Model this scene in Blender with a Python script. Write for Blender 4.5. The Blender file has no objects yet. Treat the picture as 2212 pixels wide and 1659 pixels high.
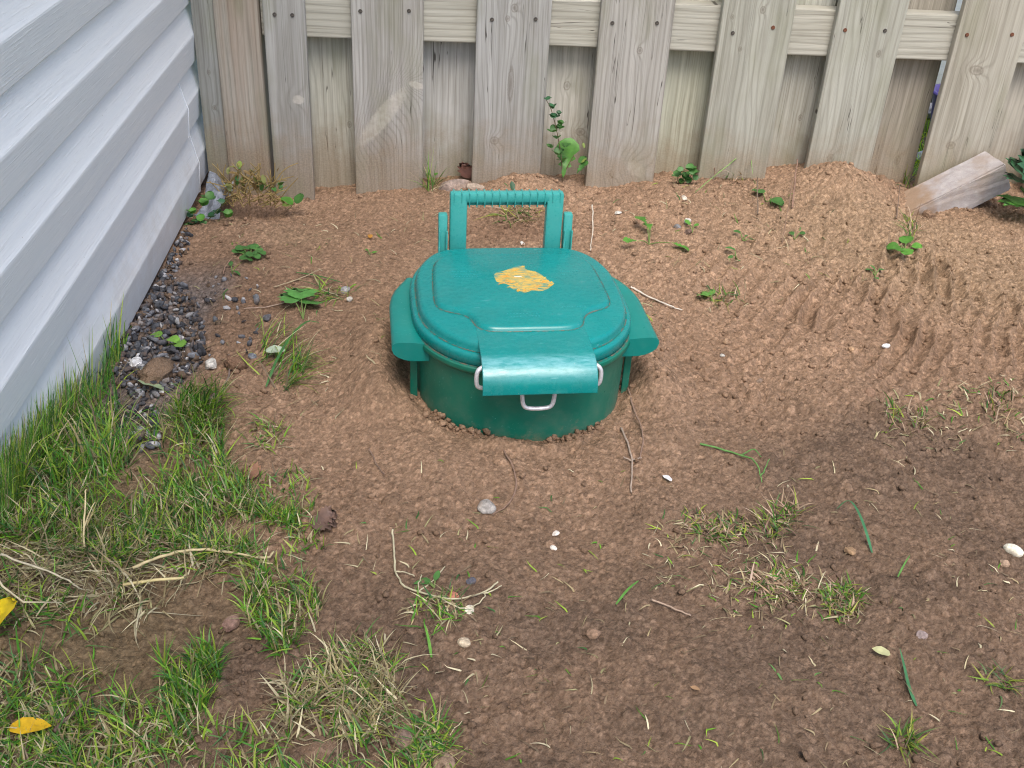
import bpy, bmesh, math, random
import numpy as np
from math import radians, sin, cos, pi
from mathutils import Vector, Matrix

# ------------------------------------------------------------------ camera, sky, sun, exposure
SC = bpy.context.scene
COL = SC.collection
HC = 0.85
FPX, PITCH, ROLL, YAW = 2300.0, radians(32.0), radians(3.3), radians(4.5)
FW = np.array([sin(YAW)*cos(PITCH), cos(YAW)*cos(PITCH), -sin(PITCH)])
_rt = np.array([cos(YAW), -sin(YAW), 0.0]); _up = np.cross(_rt, FW)
RT = cos(ROLL)*_rt + sin(ROLL)*_up
UP = -sin(ROLL)*_rt + cos(ROLL)*_up
cam_d = bpy.data.cameras.new('camera'); cam = bpy.data.objects.new('camera', cam_d); COL.objects.link(cam)
cam_d.sensor_width = 36; cam_d.lens = 36*FPX/2212; cam_d.clip_start = 0.02; cam_d.clip_end = 2000
cam.matrix_world = Matrix(((RT[0], UP[0], -FW[0], 0), (RT[1], UP[1], -FW[1], 0), (RT[2], UP[2], -FW[2], HC), (0, 0, 0, 1)))
SC.camera = cam

SUN_EL, SUN_AZ = radians(62), radians(178)        # azimuth clockwise from +Y
wd = bpy.data.worlds.new('World'); SC.world = wd; wd.use_nodes = True
wn = wd.node_tree; bg = wn.nodes['Background']
sky = wn.nodes.new('ShaderNodeTexSky'); sky.sky_type = 'NISHITA'; sky.sun_disc = False
sky.sun_elevation = SUN_EL; sky.sun_rotation = SUN_AZ; sky.air_density = 1.0; sky.dust_density = 4.0; sky.ozone_density = 1.0
wn.links.new(sky.outputs[0], bg.inputs[0]); bg.inputs[1].default_value = 0.15
sd = bpy.data.lights.new('sun', 'SUN'); sd.energy = 1.1; sd.angle = radians(32); sd.color = (1.0, 0.96, 0.90)
so = bpy.data.objects.new('sun', sd); COL.objects.link(so)
sdir = Vector((sin(SUN_AZ)*cos(SUN_EL), cos(SUN_AZ)*cos(SUN_EL), sin(SUN_EL)))
so.rotation_euler = sdir.to_track_quat('Z', 'Y').to_euler(); so.location = sdir*20
SC.view_settings.view_transform = 'Standard'; SC.view_settings.look = 'None'
SC.view_settings.gamma = 1; SC.view_settings.exposure = 0.95
SC.cycles.use_denoising = True; SC.cycles.filter_width = 1.1; SC.cycles.denoising_prefilter = 'NONE'; SC.cycles.use_adaptive_sampling = False
rng = np.random.default_rng(7); random.seed(7)

# ------------------------------------------------------------------ helpers
def ray(px, py):
    return FW + RT*(px-1106)/FPX - UP*(py-829.5)/FPX
def G(px, py, z=0.03):                      # photo position -> point of the yard at height z
    d = ray(px, py); t = (z-HC)/d[2]; return d[0]*t, d[1]*t
def ss(a, b, x):
    t = np.clip((x-a)/(b-a), 0, 1); return t*t*(3-2*t)
def vnoise(x, y, f, seed):
    x = x*f+seed*17.3; y = y*f+seed*9.7
    xi = np.floor(x).astype(np.int64); yi = np.floor(y).astype(np.int64); fx = x-xi; fy = y-yi
    fx = fx*fx*(3-2*fx); fy = fy*fy*(3-2*fy)
    def h(a, b):
        n = (a*374761393 + b*668265263 + seed*1442695) & 0xffffffff
        n = ((n ^ (n >> 13))*1274126177) & 0xffffffff
        return ((n ^ (n >> 16)) & 0xffff)/65535.0
    return (h(xi, yi)*(1-fx)+h(xi+1, yi)*fx)*(1-fy)+(h(xi, yi+1)*(1-fx)+h(xi+1, yi+1)*fx)*fy
def fbm(x, y, f, seed, o=4):
    s = 0; a = 0.5
    for k in range(o): s = s+a*vnoise(x, y, f*2**k, seed+k); a *= 0.5
    return s

def mesh_obj(name, V, F, mat=None, parent=None, smooth=False, cols=None, loc=None):
    me = bpy.data.meshes.new(name)
    me.from_pydata([tuple(map(float, v)) for v in V], [], [tuple(int(i) for i in f) for f in F])
    if cols is not None:
        a = me.color_attributes.new('tint', 'FLOAT_COLOR', 'POINT')
        c = np.ones((len(V), 4), np.float32); c[:, :3] = np.asarray(cols)[:, :3]; a.data.foreach_set('color', c.ravel())
    if smooth: me.polygons.foreach_set('use_smooth', [True]*len(me.polygons))
    me.update()
    o = bpy.data.objects.new(name, me); COL.objects.link(o)
    if mat: me.materials.append(mat)
    if parent: o.parent = parent
    if loc is not None: o.location = loc
    return o
def fast_obj(name, V, Q, T, mat, cols=None, smooth=False):     # numpy arrays: quads and triangles
    me = bpy.data.meshes.new(name)
    nq, nt_ = len(Q), len(T)
    me.vertices.add(len(V)); me.vertices.foreach_set('co', np.asarray(V, np.float32).ravel())
    loops = np.concatenate([np.asarray(Q, np.int32).ravel(), np.asarray(T, np.int32).ravel()])
    me.loops.add(len(loops)); me.loops.foreach_set('vertex_index', loops)
    me.polygons.add(nq+nt_)
    st = np.concatenate([np.arange(nq)*4, nq*4+np.arange(nt_)*3]).astype(np.int32)
    me.polygons.foreach_set('loop_start', st)
    if smooth: me.polygons.foreach_set('use_smooth', np.ones(nq+nt_, bool))
    me.update(calc_edges=True)
    if cols is not None:
        a = me.color_attributes.new('tint', 'FLOAT_COLOR', 'POINT')
        c = np.ones((len(V), 4), np.float32); c[:, :3] = cols; a.data.foreach_set('color', c.ravel())
    me.materials.append(mat)
    o = bpy.data.objects.new(name, me); COL.objects.link(o); return o
def tag(o, label=None, cat=None, group=None, kind=None):
    if label: o['label'] = label
    if cat: o['category'] = cat
    if group: o['group'] = group
    if kind: o['kind'] = kind
    return o
def empty(name, loc, rz=0):
    o = bpy.data.objects.new(name, None); COL.objects.link(o); o.location = loc; o.rotation_euler = (0, 0, rz); o.empty_display_size = .05
    return o

class MB:
    def __init__(s): s.V = []; s.F = []; s.C = []
    def add(s, V, F, col=None):
        n = len(s.V); s.V += [tuple(v) for v in V]; s.F += [tuple(i+n for i in f) for f in F]
        s.C += [col if col is not None else (1, 1, 1)]*len(V)
    def box(s, x0, x1, y0, y1, z0, z1, b=0.0, col=None):
        bm = bmesh.new(); bmesh.ops.create_cube(bm, size=1)
        for v in bm.verts: v.co = Vector(((x0+x1)/2+v.co.x*(x1-x0), (y0+y1)/2+v.co.y*(y1-y0), (z0+z1)/2+v.co.z*(z1-z0)))
        if b: bmesh.ops.bevel(bm, geom=bm.edges[:], offset=b, segments=2, affect='EDGES', profile=.5)
        bm.verts.ensure_lookup_table()
        s.add([v.co[:] for v in bm.verts], [[v.index for v in f.verts] for f in bm.faces], col); bm.free()
    def tube(s, pts, r, n=8, col=None, cap=True):
        pts = [Vector(p) for p in pts]; V = []; F = []
        rr = r if isinstance(r, (list, tuple)) else [r]*len(pts)
        prev = None
        for i, p in enumerate(pts):
            t = (pts[min(i+1, len(pts)-1)]-pts[max(i-1, 0)]).normalized()
            if prev is None: a = t.orthogonal().normalized()
            else: a = (prev-t*prev.dot(t)).normalized()
            prev = a; b = t.cross(a)
            for k in range(n):
                q = p+(a*cos(2*pi*k/n)+b*sin(2*pi*k/n))*rr[i]; V.append(q[:])
        for i in range(len(pts)-1):
            for k in range(n):
                F.append((i*n+k, i*n+(k+1) % n, (i+1)*n+(k+1) % n, (i+1)*n+k))
        if cap: F.append(tuple(range(n))[::-1]); F.append(tuple((len(pts)-1)*n+k for k in range(n)))
        s.add(V, F, col)
    def build(s, name, mat, parent=None, smooth=False, loc=None):
        return mesh_obj(name, s.V, s.F, mat, parent, smooth, s.C, loc)
def smooth_path(pts, n=2):
    pts = [Vector(p) for p in pts]
    for _ in range(n):
        q = [pts[0]]
        for a, b in zip(pts, pts[1:]): q += [a*.75+b*.25, a*.25+b*.75]
        q.append(pts[-1]); pts = q
    return pts
def chaikin_closed(p, n=2):
    for _ in range(n):
        q = []
        for a, b in zip(p, p[1:]+p[:1]):
            q += [(a[0]*.75+b[0]*.25, a[1]*.75+b[1]*.25), (a[0]*.25+b[0]*.75, a[1]*.25+b[1]*.75)]
        p = q
    return p

# ------------------------------------------------------------------ node helpers
class NT:
    def __init__(s, name):
        s.m = bpy.data.materials.new(name); s.m.use_nodes = True; s.t = s.m.node_tree
        s.b = s.t.nodes['Principled BSDF']
    def n(s, typ, **kw):
        nd = s.t.nodes.new('ShaderNode'+typ)
        for k, v in kw.items(): setattr(nd, k, v)
        return nd
    def set(s, sock, v):
        if isinstance(v, bpy.types.NodeSocket): s.t.links.new(v, sock)
        elif isinstance(v, (int, float)):
            sock.default_value = v if sock.type == 'VALUE' else ((v,)*3 if sock.type == 'VECTOR' else (v, v, v, 1))
        else: sock.default_value = (*v, 1) if sock.type == 'RGBA' and len(v) == 3 else v
    def math(s, op, a, b=0.0, c=None):
        nd = s.n('Math', operation=op); s.set(nd.inputs[0], a); s.set(nd.inputs[1], b)
        if c is not None: s.set(nd.inputs[2], c)
        return nd.outputs[0]
    def mix(s, f, a, b, blend='MIX'):
        nd = s.n('Mix', data_type='RGBA', blend_type=blend); s.set(nd.inputs[0], f); s.set(nd.inputs[6], a); s.set(nd.inputs[7], b)
        return nd.outputs[2]
    def map(s, vec, sc=(1, 1, 1), loc=(0, 0, 0), rot=(0, 0, 0)):
        nd = s.n('Mapping'); s.set(nd.inputs[0], vec); nd.inputs[1].default_value = loc; nd.inputs[2].default_value = rot; nd.inputs[3].default_value = sc
        return nd.outputs[0]
    def noise(s, vec, sc, det=4, rough=.55, dist=0):
        nd = s.n('TexNoise'); s.set(nd.inputs['Vector'], vec); nd.inputs['Scale'].default_value = sc
        nd.inputs['Detail'].default_value = det; nd.inputs['Roughness'].default_value = rough; nd.inputs['Distortion'].default_value = dist
        return nd.outputs[0]
    def ramp(s, f, stops):
        nd = s.n('ValToRGB'); s.set(nd.inputs[0], f); e = nd.color_ramp.elements
        while len(e) < len(stops): e.new(.5)
        for q, (p, c) in zip(e, stops): q.position = p; q.color = (*c, 1) if len(c) == 3 else c
        return nd.outputs[0]
    def rng(s, f, a, b, c=0.0, d=1.0, smooth=False):
        nd = s.n('MapRange'); nd.interpolation_type = 'SMOOTHSTEP' if smooth else 'LINEAR'
        s.set(nd.inputs[0], f)
        for i, v in enumerate((a, b, c, d)): nd.inputs[i+1].default_value = v
        return nd.outputs[0]
    def obj(s): return s.n('TexCoord').outputs['Object']
    def gen(s): return s.n('TexCoord').outputs['Generated']
    def tint(s, name='tint'): return s.n('Attribute', attribute_name=name).outputs['Color']
    def bump(s, h, strength=.5, dist=.002):
        nd = s.n('Bump'); s.set(nd.inputs['Height'], h); nd.inputs['Strength'].default_value = strength; nd.inputs['Distance'].default_value = dist
        s.t.links.new(nd.outputs[0], s.b.inputs['Normal'])
    def out(s, col=None, rough=None, spec=None):
        if col is not None: s.set(s.b.inputs['Base Color'], col)
        if rough is not None: s.set(s.b.inputs['Roughness'], rough)
        if spec is not None: s.b.inputs['Specular IOR Level'].default_value = spec
        return s.m

# ------------------------------------------------------------------ materials
def mat_soil(name='soil'):
    n = NT(name); o = n.obj(); base = n.tint()
    g = n.noise(o, 900, 3, .7); g2 = n.noise(o, 240, 4, .7)
    c = n.mix(n.rng(g, .35, .75, 0, .65), base, n.mix(1.0, base, (1.5, 1.42, 1.35), 'MULTIPLY'))
    c = n.mix(n.rng(g2, .36, .6, .75, 0), c, n.mix(1.0, c, (.6, .55, .52), 'MULTIPLY'))
    n.bump(n.math('ADD', n.math('MULTIPLY', g, .5), n.noise(o, 380, 3, .6)), .9, .003)
    return n.out(c, .95, .12)
def mat_tint(name, rough=.6, spec=.3, var=.25, sc=60, trans=0.0):
    n = NT(name); base = n.tint(); g = n.noise(n.obj(), sc, 3)
    c = n.mix(1.0, base, n.ramp(g, [(.3, (1-var,)*3), (.7, (1+var,)*3)]), 'MULTIPLY')
    n.out(c, rough, spec)
    if trans:
        tr = n.n('BsdfTranslucent'); n.set(tr.inputs[0], n.mix(1.0, c, (1.1, 1.25, .6), 'MULTIPLY')); mx = n.n('MixShader'); mx.inputs[0].default_value = trans
        outn = n.t.nodes['Material Output']
        n.t.links.new(n.b.outputs[0], mx.inputs[1]); n.t.links.new(tr.outputs[0], mx.inputs[2]); n.t.links.new(mx.outputs[0], outn.inputs[0])
    return n.m
M_SOIL = mat_soil()
M_GRASS = mat_tint('grass_blade', .5, .35, .2, 80, .25)
M_STRAW = mat_tint('dry_straw', .75, .2, .2, 80)
M_LEAF = mat_tint('leaf', .45, .4, .22, 90, .2)
M_STEM = mat_tint('plant_stem', .7, .25, .2, 80)
def mat_stone():
    n = NT('stone'); o = n.obj(); base = n.tint(); g = n.noise(o, 160, 5, .65); g2 = n.noise(o, 600, 2)
    c = n.mix(1.0, base, n.ramp(g, [(.3, (.5, .48, .46)), (.5, (1, 1, 1)), (.7, (1.6, 1.58, 1.55))]), 'MULTIPLY')
    c = n.mix(n.rng(n.noise(o, 45, 4), .52, .68, 0, .6), c, (.17, .11, .07))
    n.bump(n.math('ADD', g, g2), .6, .0015); return n.out(c, .85, .25)
M_STONE = mat_stone()

def mat_wood(name, hue=(1, 1, 1), seed=0.0, knots=(), freq=95.0, along='Z', dirt=True, red=0.0, cath=0.02, dark=1.0):
    """weathered softwood; knots: (across, along, r_across, r_along, rot, kind)"""
    n = NT(name); o = n.obj()
    sep = n.n('SeparateXYZ'); n.set(sep.inputs[0], o)
    X, Z = (sep.outputs[0], sep.outputs[2]) if along == 'Z' else (sep.outputs[2], sep.outputs[0])
    comb = n.n('CombineXYZ'); n.set(comb.inputs[0], X); n.set(comb.inputs[1], n.math('MULTIPLY', Z, 1.0)); comb.inputs[2].default_value = seed
    P = comb.outputs[0]
    warp = n.noise(n.map(P, (9, 1.6, 1)), 1.0, 3, .5)
    ph = n.math('ADD', X, n.math('MULTIPLY', n.math('SUBTRACT', warp, .5), cath*3.2))
    km = None; halo = None
    for (ka, kl, ra, rl, rot, kind) in knots:
        mp = n.map(P, (1, 1, 0), (0, 0, 0))
        vm = n.n('VectorMath', operation='SUBTRACT'); n.set(vm.inputs[0], mp); vm.inputs[1].default_value = (ka, kl, 0)
        rt = n.n('VectorRotate', rotation_type='Z_AXIS'); n.set(rt.inputs[0], vm.outputs[0]); rt.inputs['Angle'].default_value = rot
        sc = n.n('VectorMath', operation='DIVIDE'); n.set(sc.inputs[0], rt.outputs[0]); sc.inputs[1].default_value = (ra, rl, 1)
        ln = n.n('VectorMath', operation='LENGTH'); n.set(ln.inputs[0], sc.outputs[0]); d = ln.outputs['Value']
        d = n.math('ADD', d, n.math('MULTIPLY', n.math('SUBTRACT', n.noise(P, 220, 3), .5), .5))
        e = n.math('EXPONENT', n.math('MULTIPLY', n.math('POWER', d, 2.0), -.22))
        ph = n.math('ADD', ph, n.math('MULTIPLY', e, min(ra*2.2, .03)))
        if kind == 'scar':
            m = n.rng(d, .75, 1.15, 1, 0, True); halo = m if halo is None else n.math('MAXIMUM', halo, m)
        else:
            m = n.rng(n.math('ABSOLUTE', n.math('SUBTRACT', d, 1.0)), 0.0, .4, .42, 0, True)
            m = n.math('MAXIMUM', m, n.rng(d, .1, 1.1, .5, 0, True)); km = m if km is None else n.math('MAXIMUM', km, m)
    ring = n.math('SINE', n.math('MULTIPLY', ph, freq*2*pi*1.0))
    ring = n.math('POWER', n.math('ADD', n.math('MULTIPLY', ring, .5), .5), 3.5)
    fine = n.noise(n.map(P, (420, 7, 1)), 1.0, 3, .6)
    mid = n.noise(n.map(P, (70, 2.2, 1)), 1.0, 4, .6)
    big = n.noise(n.map(P, (9, 3, 1)), 1.0, 3, .5)
    A = np.array([.435, .425, .392])*np.array(hue); B = np.array([.30, .29, .26])*np.array(hue); D = np.array([.13, .115, .09])*np.array(hue)
    c = n.mix(n.rng(mid, .34, .66), tuple(B*dark), tuple(A*dark))
    c = n.mix(n.math('MULTIPLY', ring, n.rng(big, .3, .65, .12, .5)), c, tuple(D*dark))
    c = n.mix(n.rng(fine, .48, .72, 0, .5), c, tuple(D*dark))
    c = n.mix(n.rng(n.noise(n.map(P, (22, 5, 1), (7, 3, 0)), 1, 4, .7), .55, .75, 0, .4), c, tuple(np.array([.20, .185, .155])*np.array(hue))); c = n.mix(n.rng(big, .4, .75, 0, .5), c, tuple(np.array([.50, .50, .48])*np.array(hue)*dark))
    crack = n.rng(n.noise(n.map(P, (60, 1.1, 1), (3.1, .7, 0)), 1.0, 2, .5), .497, .503, 0, 1)
    crack = n.math('MULTIPLY', crack, n.rng(crack, 0, 1, 1, 0))
    cmask = n.math('MULTIPLY', n.math('MULTIPLY', crack, 4), n.rng(n.noise(n.map(P, (14, 2.0, 1), (9, 2, 0)), 1, 2), .45, .55))
    c = n.mix(n.math('MINIMUM', cmask, .85), c, (.05, .043, .035))
    if red:
        rm = n.rng(n.noise(n.map(P, (40, 1.4, 1), (5, 5, 0)), 1.0, 4, .6), .45, .62, 0, red); c = n.mix(rm, c, (.27, .13, .065))
    if halo is not None: c = n.mix(n.math('MULTIPLY', halo, .62), c, n.mix(n.rng(n.noise(P, 70, 4), .35, .7), (.44, .41, .36), (.64, .61, .55)))
    if km is not None: c = n.mix(km, c, (.12, .095, .07))
    if dirt:
        geo = n.n('NewGeometry'); s2 = n.n('SeparateXYZ'); n.set(s2.inputs[0], geo.outputs['Position'])
        dz = n.math('ADD', s2.outputs[2], n.math('MULTIPLY', n.math('SUBTRACT', n.noise(P, 28, 4), .5), -.16))
        c = n.mix(n.rng(dz, .03, .19, .62, 0, True), c, n.mix(n.rng(n.noise(P, 300, 3), .4, .65), (.23, .165, .10), (.33, .25, .165)))
        gr = n.rng(n.noise(n.map(P, (16, 6, 1), (2, 8, 0)), 1, 3), .52, .72, 0, .35); c = n.mix(gr, c, (.20, .21, .12))
    h = n.math('ADD', n.math('MULTIPLY', fine, .6), n.math('MULTIPLY', ring, -.5)); h = n.math('ADD', h, n.math('MULTIPLY', cmask, -1.5))
    n.bump(h, .45, .0012)
    return n.out(c, .85, .2)

def mat_vinyl():
    n = NT('white_vinyl_siding'); o = n.obj()
    st = n.noise(n.map(o, (1, 14, 420), rot=(radians(4), 0, 0)), 1.0, 3, .55, .3)
    lines = n.rng(st, .60, .68, 0, 1)
    st2 = n.noise(n.map(o, (1, 5, 150), loc=(3, 1, 2), rot=(radians(-2), 0, 0)), 1.0, 4, .6)
    c = n.mix(n.rng(st2, .35, .7), (.72, .77, .825), (.77, .81, .85))
    c = n.mix(n.math('MULTIPLY', lines, .4), c, (.86, .90, .94)); c = n.mix(n.rng(st, .34, .28, 0, .3), c, (.40, .44, .50))
    geo = n.n('NewGeometry'); s2 = n.n('SeparateXYZ'); n.set(s2.inputs[0], geo.outputs['Position'])
    dz = n.math('ADD', s2.outputs[2], n.math('MULTIPLY', n.math('SUBTRACT', n.noise(o, 20, 5, .7), .5), -.3))
    c = n.mix(n.rng(dz, .0, .16, .32, 0, True), c, (.42, .36, .29))
    c = n.mix(n.rng(n.noise(o, 260, 2), .72, .78, 0, .5), c, (.25, .22, .2))
    n.bump(n.math('ADD', n.math('MULTIPLY', st, 1.0), n.math('MULTIPLY', lines, .5)), .35, .0012)
    return n.out(c, .42, .4)
M_VINYL = mat_vinyl()

def mat_plastic(name='green_plastic', dusty=.25, base=(.0035, .205, .175), rough=.3, bend=False):
    n = NT(name); o = n.obj()
    scuff = n.noise(n.map(o, (70, 110, 70)), 1.0, 6, .75); fl = n.noise(o, 900, 3, .6); bigm = n.noise(o, 14, 3)
    c = n.mix(n.rng(bigm, .3, .7), tuple(np.array(base)*.93), tuple(np.array(base)*1.07))
    dust = n.math('MULTIPLY', n.rng(scuff, .52, .75), n.rng(fl, .4, .65))
    c = n.mix(n.math('MULTIPLY', dust, dusty), c, (.19, .45, .45))
    if bend:       # sky highlight painted as a pale worn band along the flap's rolled edge
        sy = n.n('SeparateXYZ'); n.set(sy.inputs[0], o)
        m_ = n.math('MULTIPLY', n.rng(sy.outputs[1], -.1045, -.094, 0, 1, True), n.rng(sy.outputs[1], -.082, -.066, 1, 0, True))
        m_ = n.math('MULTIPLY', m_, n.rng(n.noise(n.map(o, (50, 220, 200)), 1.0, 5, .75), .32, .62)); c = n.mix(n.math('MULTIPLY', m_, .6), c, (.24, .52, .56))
    scr = n.math('MULTIPLY', n.rng(n.noise(n.map(o, (35, 420, 200), rot=(0, 0, radians(4))), 1.0, 3, .6), .66, .72), n.rng(n.noise(o, 28, 3), .48, .6))
    c = n.mix(n.math('MULTIPLY', scr, .45), c, (.30, .55, .55))
    spk = n.rng(n.noise(o, 420, 2, .5), .74, .78); c = n.mix(n.math('MULTIPLY', spk, .5), c, (.42, .50, .46))
    geo = n.n('NewGeometry'); sp = n.n('SeparateXYZ'); n.set(sp.inputs[0], geo.outputs['Position'])
    hgt = n.math('ADD', sp.outputs[2], n.math('MULTIPLY', n.math('SUBTRACT', n.noise(o, 55, 5, .7), .5), -.09))
    mud = n.math('MULTIPLY', n.rng(hgt, .012, .04, .6, 0, True), n.rng(fl, .35, .6)); c = n.mix(mud, c, (.27, .19, .125))
    film = n.math('MULTIPLY', n.rng(n.noise(o, 18, 5, .65), .45, .7), n.rng(sp.outputs[2], .06, .13, .22, .05)); c = n.mix(film, c, (.22, .24, .19))
    n.bump(fl, .03, .0004)
    n.out(c, n.rng(scuff, .3, .75, rough-.08, rough+.2), .5)
    return n.m
M_LID = mat_plastic('green_lid_plastic', .10, (.0, .215, .210), .24)
M_BODY = mat_plastic('green_body_plastic', .08, (.0, .145, .096), .34)
M_HANDLE = mat_plastic('green_handle_plastic', .35, (.04, .33, .31), .26)
def mat_metal():
    n = NT('galvanised_wire'); g = n.noise(n.obj(), 300, 3); n.b.inputs['Metallic'].default_value = .35
    return n.out(n.ramp(g, [(.3, (.5, .5, .54)), (.7, (.72, .72, .76))]), .38, .5)
M_WIRE = mat_metal()
def mat_nail():
    n = NT('nail_head'); g = n.noise(n.obj(), 400, 3); n.b.inputs['Metallic'].default_value = .5
    return n.out(n.ramp(g, [(.35, (.07, .065, .06)), (.7, (.16, .14, .12))]), .6)
def mat_rust():
    n = NT('rusty_nail'); g = n.noise(n.obj(), 400, 3); return n.out(n.ramp(g, [(.35, (.10, .035, .02)), (.7, (.2, .08, .04))]), .8)
M_NAIL, M_RUST = mat_nail(), mat_rust()
def mat_concrete():
    n = NT('concrete'); o = n.obj(); g = n.noise(o, 45, 5, .65); f = n.noise(o, 420, 3, .7)
    c = n.ramp(g, [(.3, (.27, .25, .25)), (.55, (.37, .355, .36)), (.75, (.46, .44, .44))])
    c = n.mix(n.rng(f, .5, .75, 0, .4), c, (.2, .19, .18)); n.bump(n.math('ADD', g, f), .4, .002)
    return n.out(c, .9, .2)
M_CONC = mat_concrete()

# ------------------------------------------------------------------ ground: one sheet, fine where the yard is seen
YF = 2.08                                   # front face of the fence boards
XS = -0.484                                 # outer face of the siding
BO = (0.1142, 1.2335); BTH = radians(4.5)   # bin frame: origin and turn
def bin_uv(x, y):
    dx, dy = x-BO[0], y-BO[1]; return dx*cos(BTH)+dy*sin(BTH), -dx*sin(BTH)+dy*cos(BTH)
def hbase(x, y):
    z = 0.03+0*x
    t = np.interp(x, [-.5, -.27, -.1, .05, .3, .55, .8, .9, 1.0, 1.3], [.0, -.008, .012, .030, .036, .058, .072, .055, .036, .05])
    z = z+(t-.03)*ss(1.6, 2.03, y)*(1-ss(2.16, 2.3, y)) + (-.02)*ss(2.16, 2.4, y)
    def gs(cx, cy, sx, sy, h): return h*np.exp(-((x-cx)/sx)**2-((y-cy)/sy)**2)
    z = z+gs(.165, 2.05, .075, .05, .034)+gs(.82, 2.02, .10, .09, .044)+gs(.47, 2.03, .05, .04, .012)+gs(.30, 2.05, .05, .04, -.008)
    z = z+gs(1.16, 1.92, .12, .06, .022)-gs(.95, 1.985, .07, .045, .024)
    z = z+gs(-.40, 2.0, .07, .035, -.03)+gs(-.33, 1.88, .12, .05, .016)
    z = z-.014*(1-ss(-.42, -.34, x))*ss(1.1, 1.25, y)*(1-ss(1.62, 1.8, y))
    z = z+gs(-.30, 1.72, .1, .1, .012)+.045*(1-ss(-.47, -.30, x))*(1-ss(.9, 1.18, y))*ss(.2, .5, y)
    u, v = bin_uv(x, y)
    d = ((np.abs(u)/.16)**2.6+(np.abs(v-.1)/.178)**2.6)**(1/2.6)
    z = z+.010*np.exp(-((d-1.35)/.28)**2)-.010*np.exp(-((d-1.0)/.13)**2)*ss(-.02, .05, v)
    z = z+.030*np.exp(-((np.abs(u)-.195)/.038)**2)*ss(-.03, .05, v)*(1-ss(.17, .26, v))
    z = z+(vnoise(x, y, 38, 61)-.35)*.022*np.exp(-((d-1.04)/.06)**2)*(1-ss(.0, .1, v))
    z = z+(fbm(x, y, 7, 3, 3)-.44)*.03*(1-.5*ss(2.2, 3, y))
    # broad sag towards the front of the yard on the right, tread / rake ridges fanning out at the right
    gx, gy = x-.74, y-1.60
    a = radians(29); p = gx*cos(a)-gy*sin(a); q = gx*sin(a)+gy*cos(a)
    ph = p+.35*q*q+.10*p*q+.04*(fbm(x, y, 9, 31, 3)-.4)
    msk = np.exp(-((gx-.02)/.33)**4-((gy+.02)/.25)**4)*ss(.15, .6, vnoise(x, y, 12, 77)+.25)
    z = z+.0064*msk*np.clip(2.4*vnoise(x, y, 14, 88)-.55, 0, 1.3)*(.35+.9*vnoise(x, y, 45, 89))*(1.4-2.6*np.abs(np.sin(pi*ph/.029))**.8)
    return z
def axis(a, b, step, lo, hi):
    core = np.arange(a, b+step*.5, step); out = []; s = step; p = b
    while p < hi: s = min(s*1.35, 40); p += s; out.append(p)
    inn = []; s = step; p = a
    while p > lo: s = min(s*1.35, 40); p -= s; inn.append(p)
    return np.concatenate([inn[::-1], core, out]), len(inn), len(core)
ST = 0.002
gx, ix0, nx = axis(-.62, 1.36, ST, -250, 250)
gy, iy0, ny = axis(.42, 2.24, ST, -60, 300)
GX, GY = np.meshgrid(gx, gy)
Hz = hbase(GX, GY)
core = Hz[iy0:iy0+ny, ix0:ix0+nx]; CX = GX[iy0:iy0+ny, ix0:ix0+nx]; CY = GY[iy0:iy0+ny, ix0:ix0+nx]
# crumb field: thousands of irregular little lumps stamped into the surface
coarse_m = np.clip(fbm(CX, CY, 3.2, 51, 3)*1.5-.25, .15, 1)            # where soil is cloddy, else sandy
near_bin = np.exp(-(((CX-.12)/.38)**2+((CY-1.2)/.42)**2)); coarse_m = np.clip(coarse_m-.35*near_bin+.25*ss(.4, .9, CX), .1, 1)
add = np.zeros_like(core); tone = np.full_like(core, .86)
for (cnt, r0, r1) in ((130000, .0020, .0038), (24000, .0036, .0062), (1300, .006, .011), (120, .011, .017)):
    xs = rng.uniform(-.62, 1.36, cnt); ys = rng.uniform(.42, 2.22, cnt); rs = rng.uniform(r0, r1, cnt)
    asp = rng.uniform(.65, 1.0, cnt); an = rng.uniform(0, pi, cnt); hh = rng.uniform(.35, .95, cnt)
    for x, y, r, a_, t_, h_ in zip(xs, ys, rs, asp, an, hh):
        j = int((x+.62)/ST); i = int((y-.42)/ST)
        if i < 0 or j < 0 or i >= ny or j >= nx: continue
        cm = coarse_m[i, j]
        if r > .0045 and random.random() > cm*(1.1 if r < .008 else .8): continue
        k = int(r/ST)+1
        i0, i1, j0, j1 = max(0, i-k), min(ny, i+k+1), max(0, j-k), min(nx, j+k+1)
        dx = CX[i0:i1, j0:j1]-x; dy = CY[i0:i1, j0:j1]-y
        c_, s_ = cos(t_), sin(t_); du = (dx*c_+dy*s_)/r; dv = (-dx*s_+dy*c_)/(r*a_)
        d = 1-(np.abs(du)**2.4+np.abs(dv)**2.4)
        b = np.where(d > 0, np.sqrt(np.clip(d, 0, 1))*r*h_*(.5+.5*cm), 0)
        b += np.where(d > 0, add[i0:i1, j0:j1].mean()*.5, 0)
        win = b > add[i0:i1, j0:j1]; tone[i0:i1, j0:j1][win] = random.choice((.58, .72, .84, .93, 1.0, 1.08, 1.18, 1.36))
        np.maximum(add[i0:i1, j0:j1], b, out=add[i0:i1, j0:j1])
rough_f = (fbm(CX, CY, 60, 90, 4)-.45)*.0065*(.4+.6*coarse_m) + (fbm(CX, CY, 25, 95, 2)-.37)*.006*coarse_m+(fbm(CX, CY, 150, 97, 2)-.37)*.006+rng.normal(0, .00045, core.shape)
uu, vv = bin_uv(CX, CY)
dd = ((np.abs(uu)/.148)**2.6+(np.abs(vv-.1)/.164)**2.6)**(1/2.6)
edge = ss(1.0, .2, CX*0)  # constant one
core += add-.0025+rough_f
core -= .05*(1-ss(.86, .97, dd))            # soil falls away inside the tub
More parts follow.
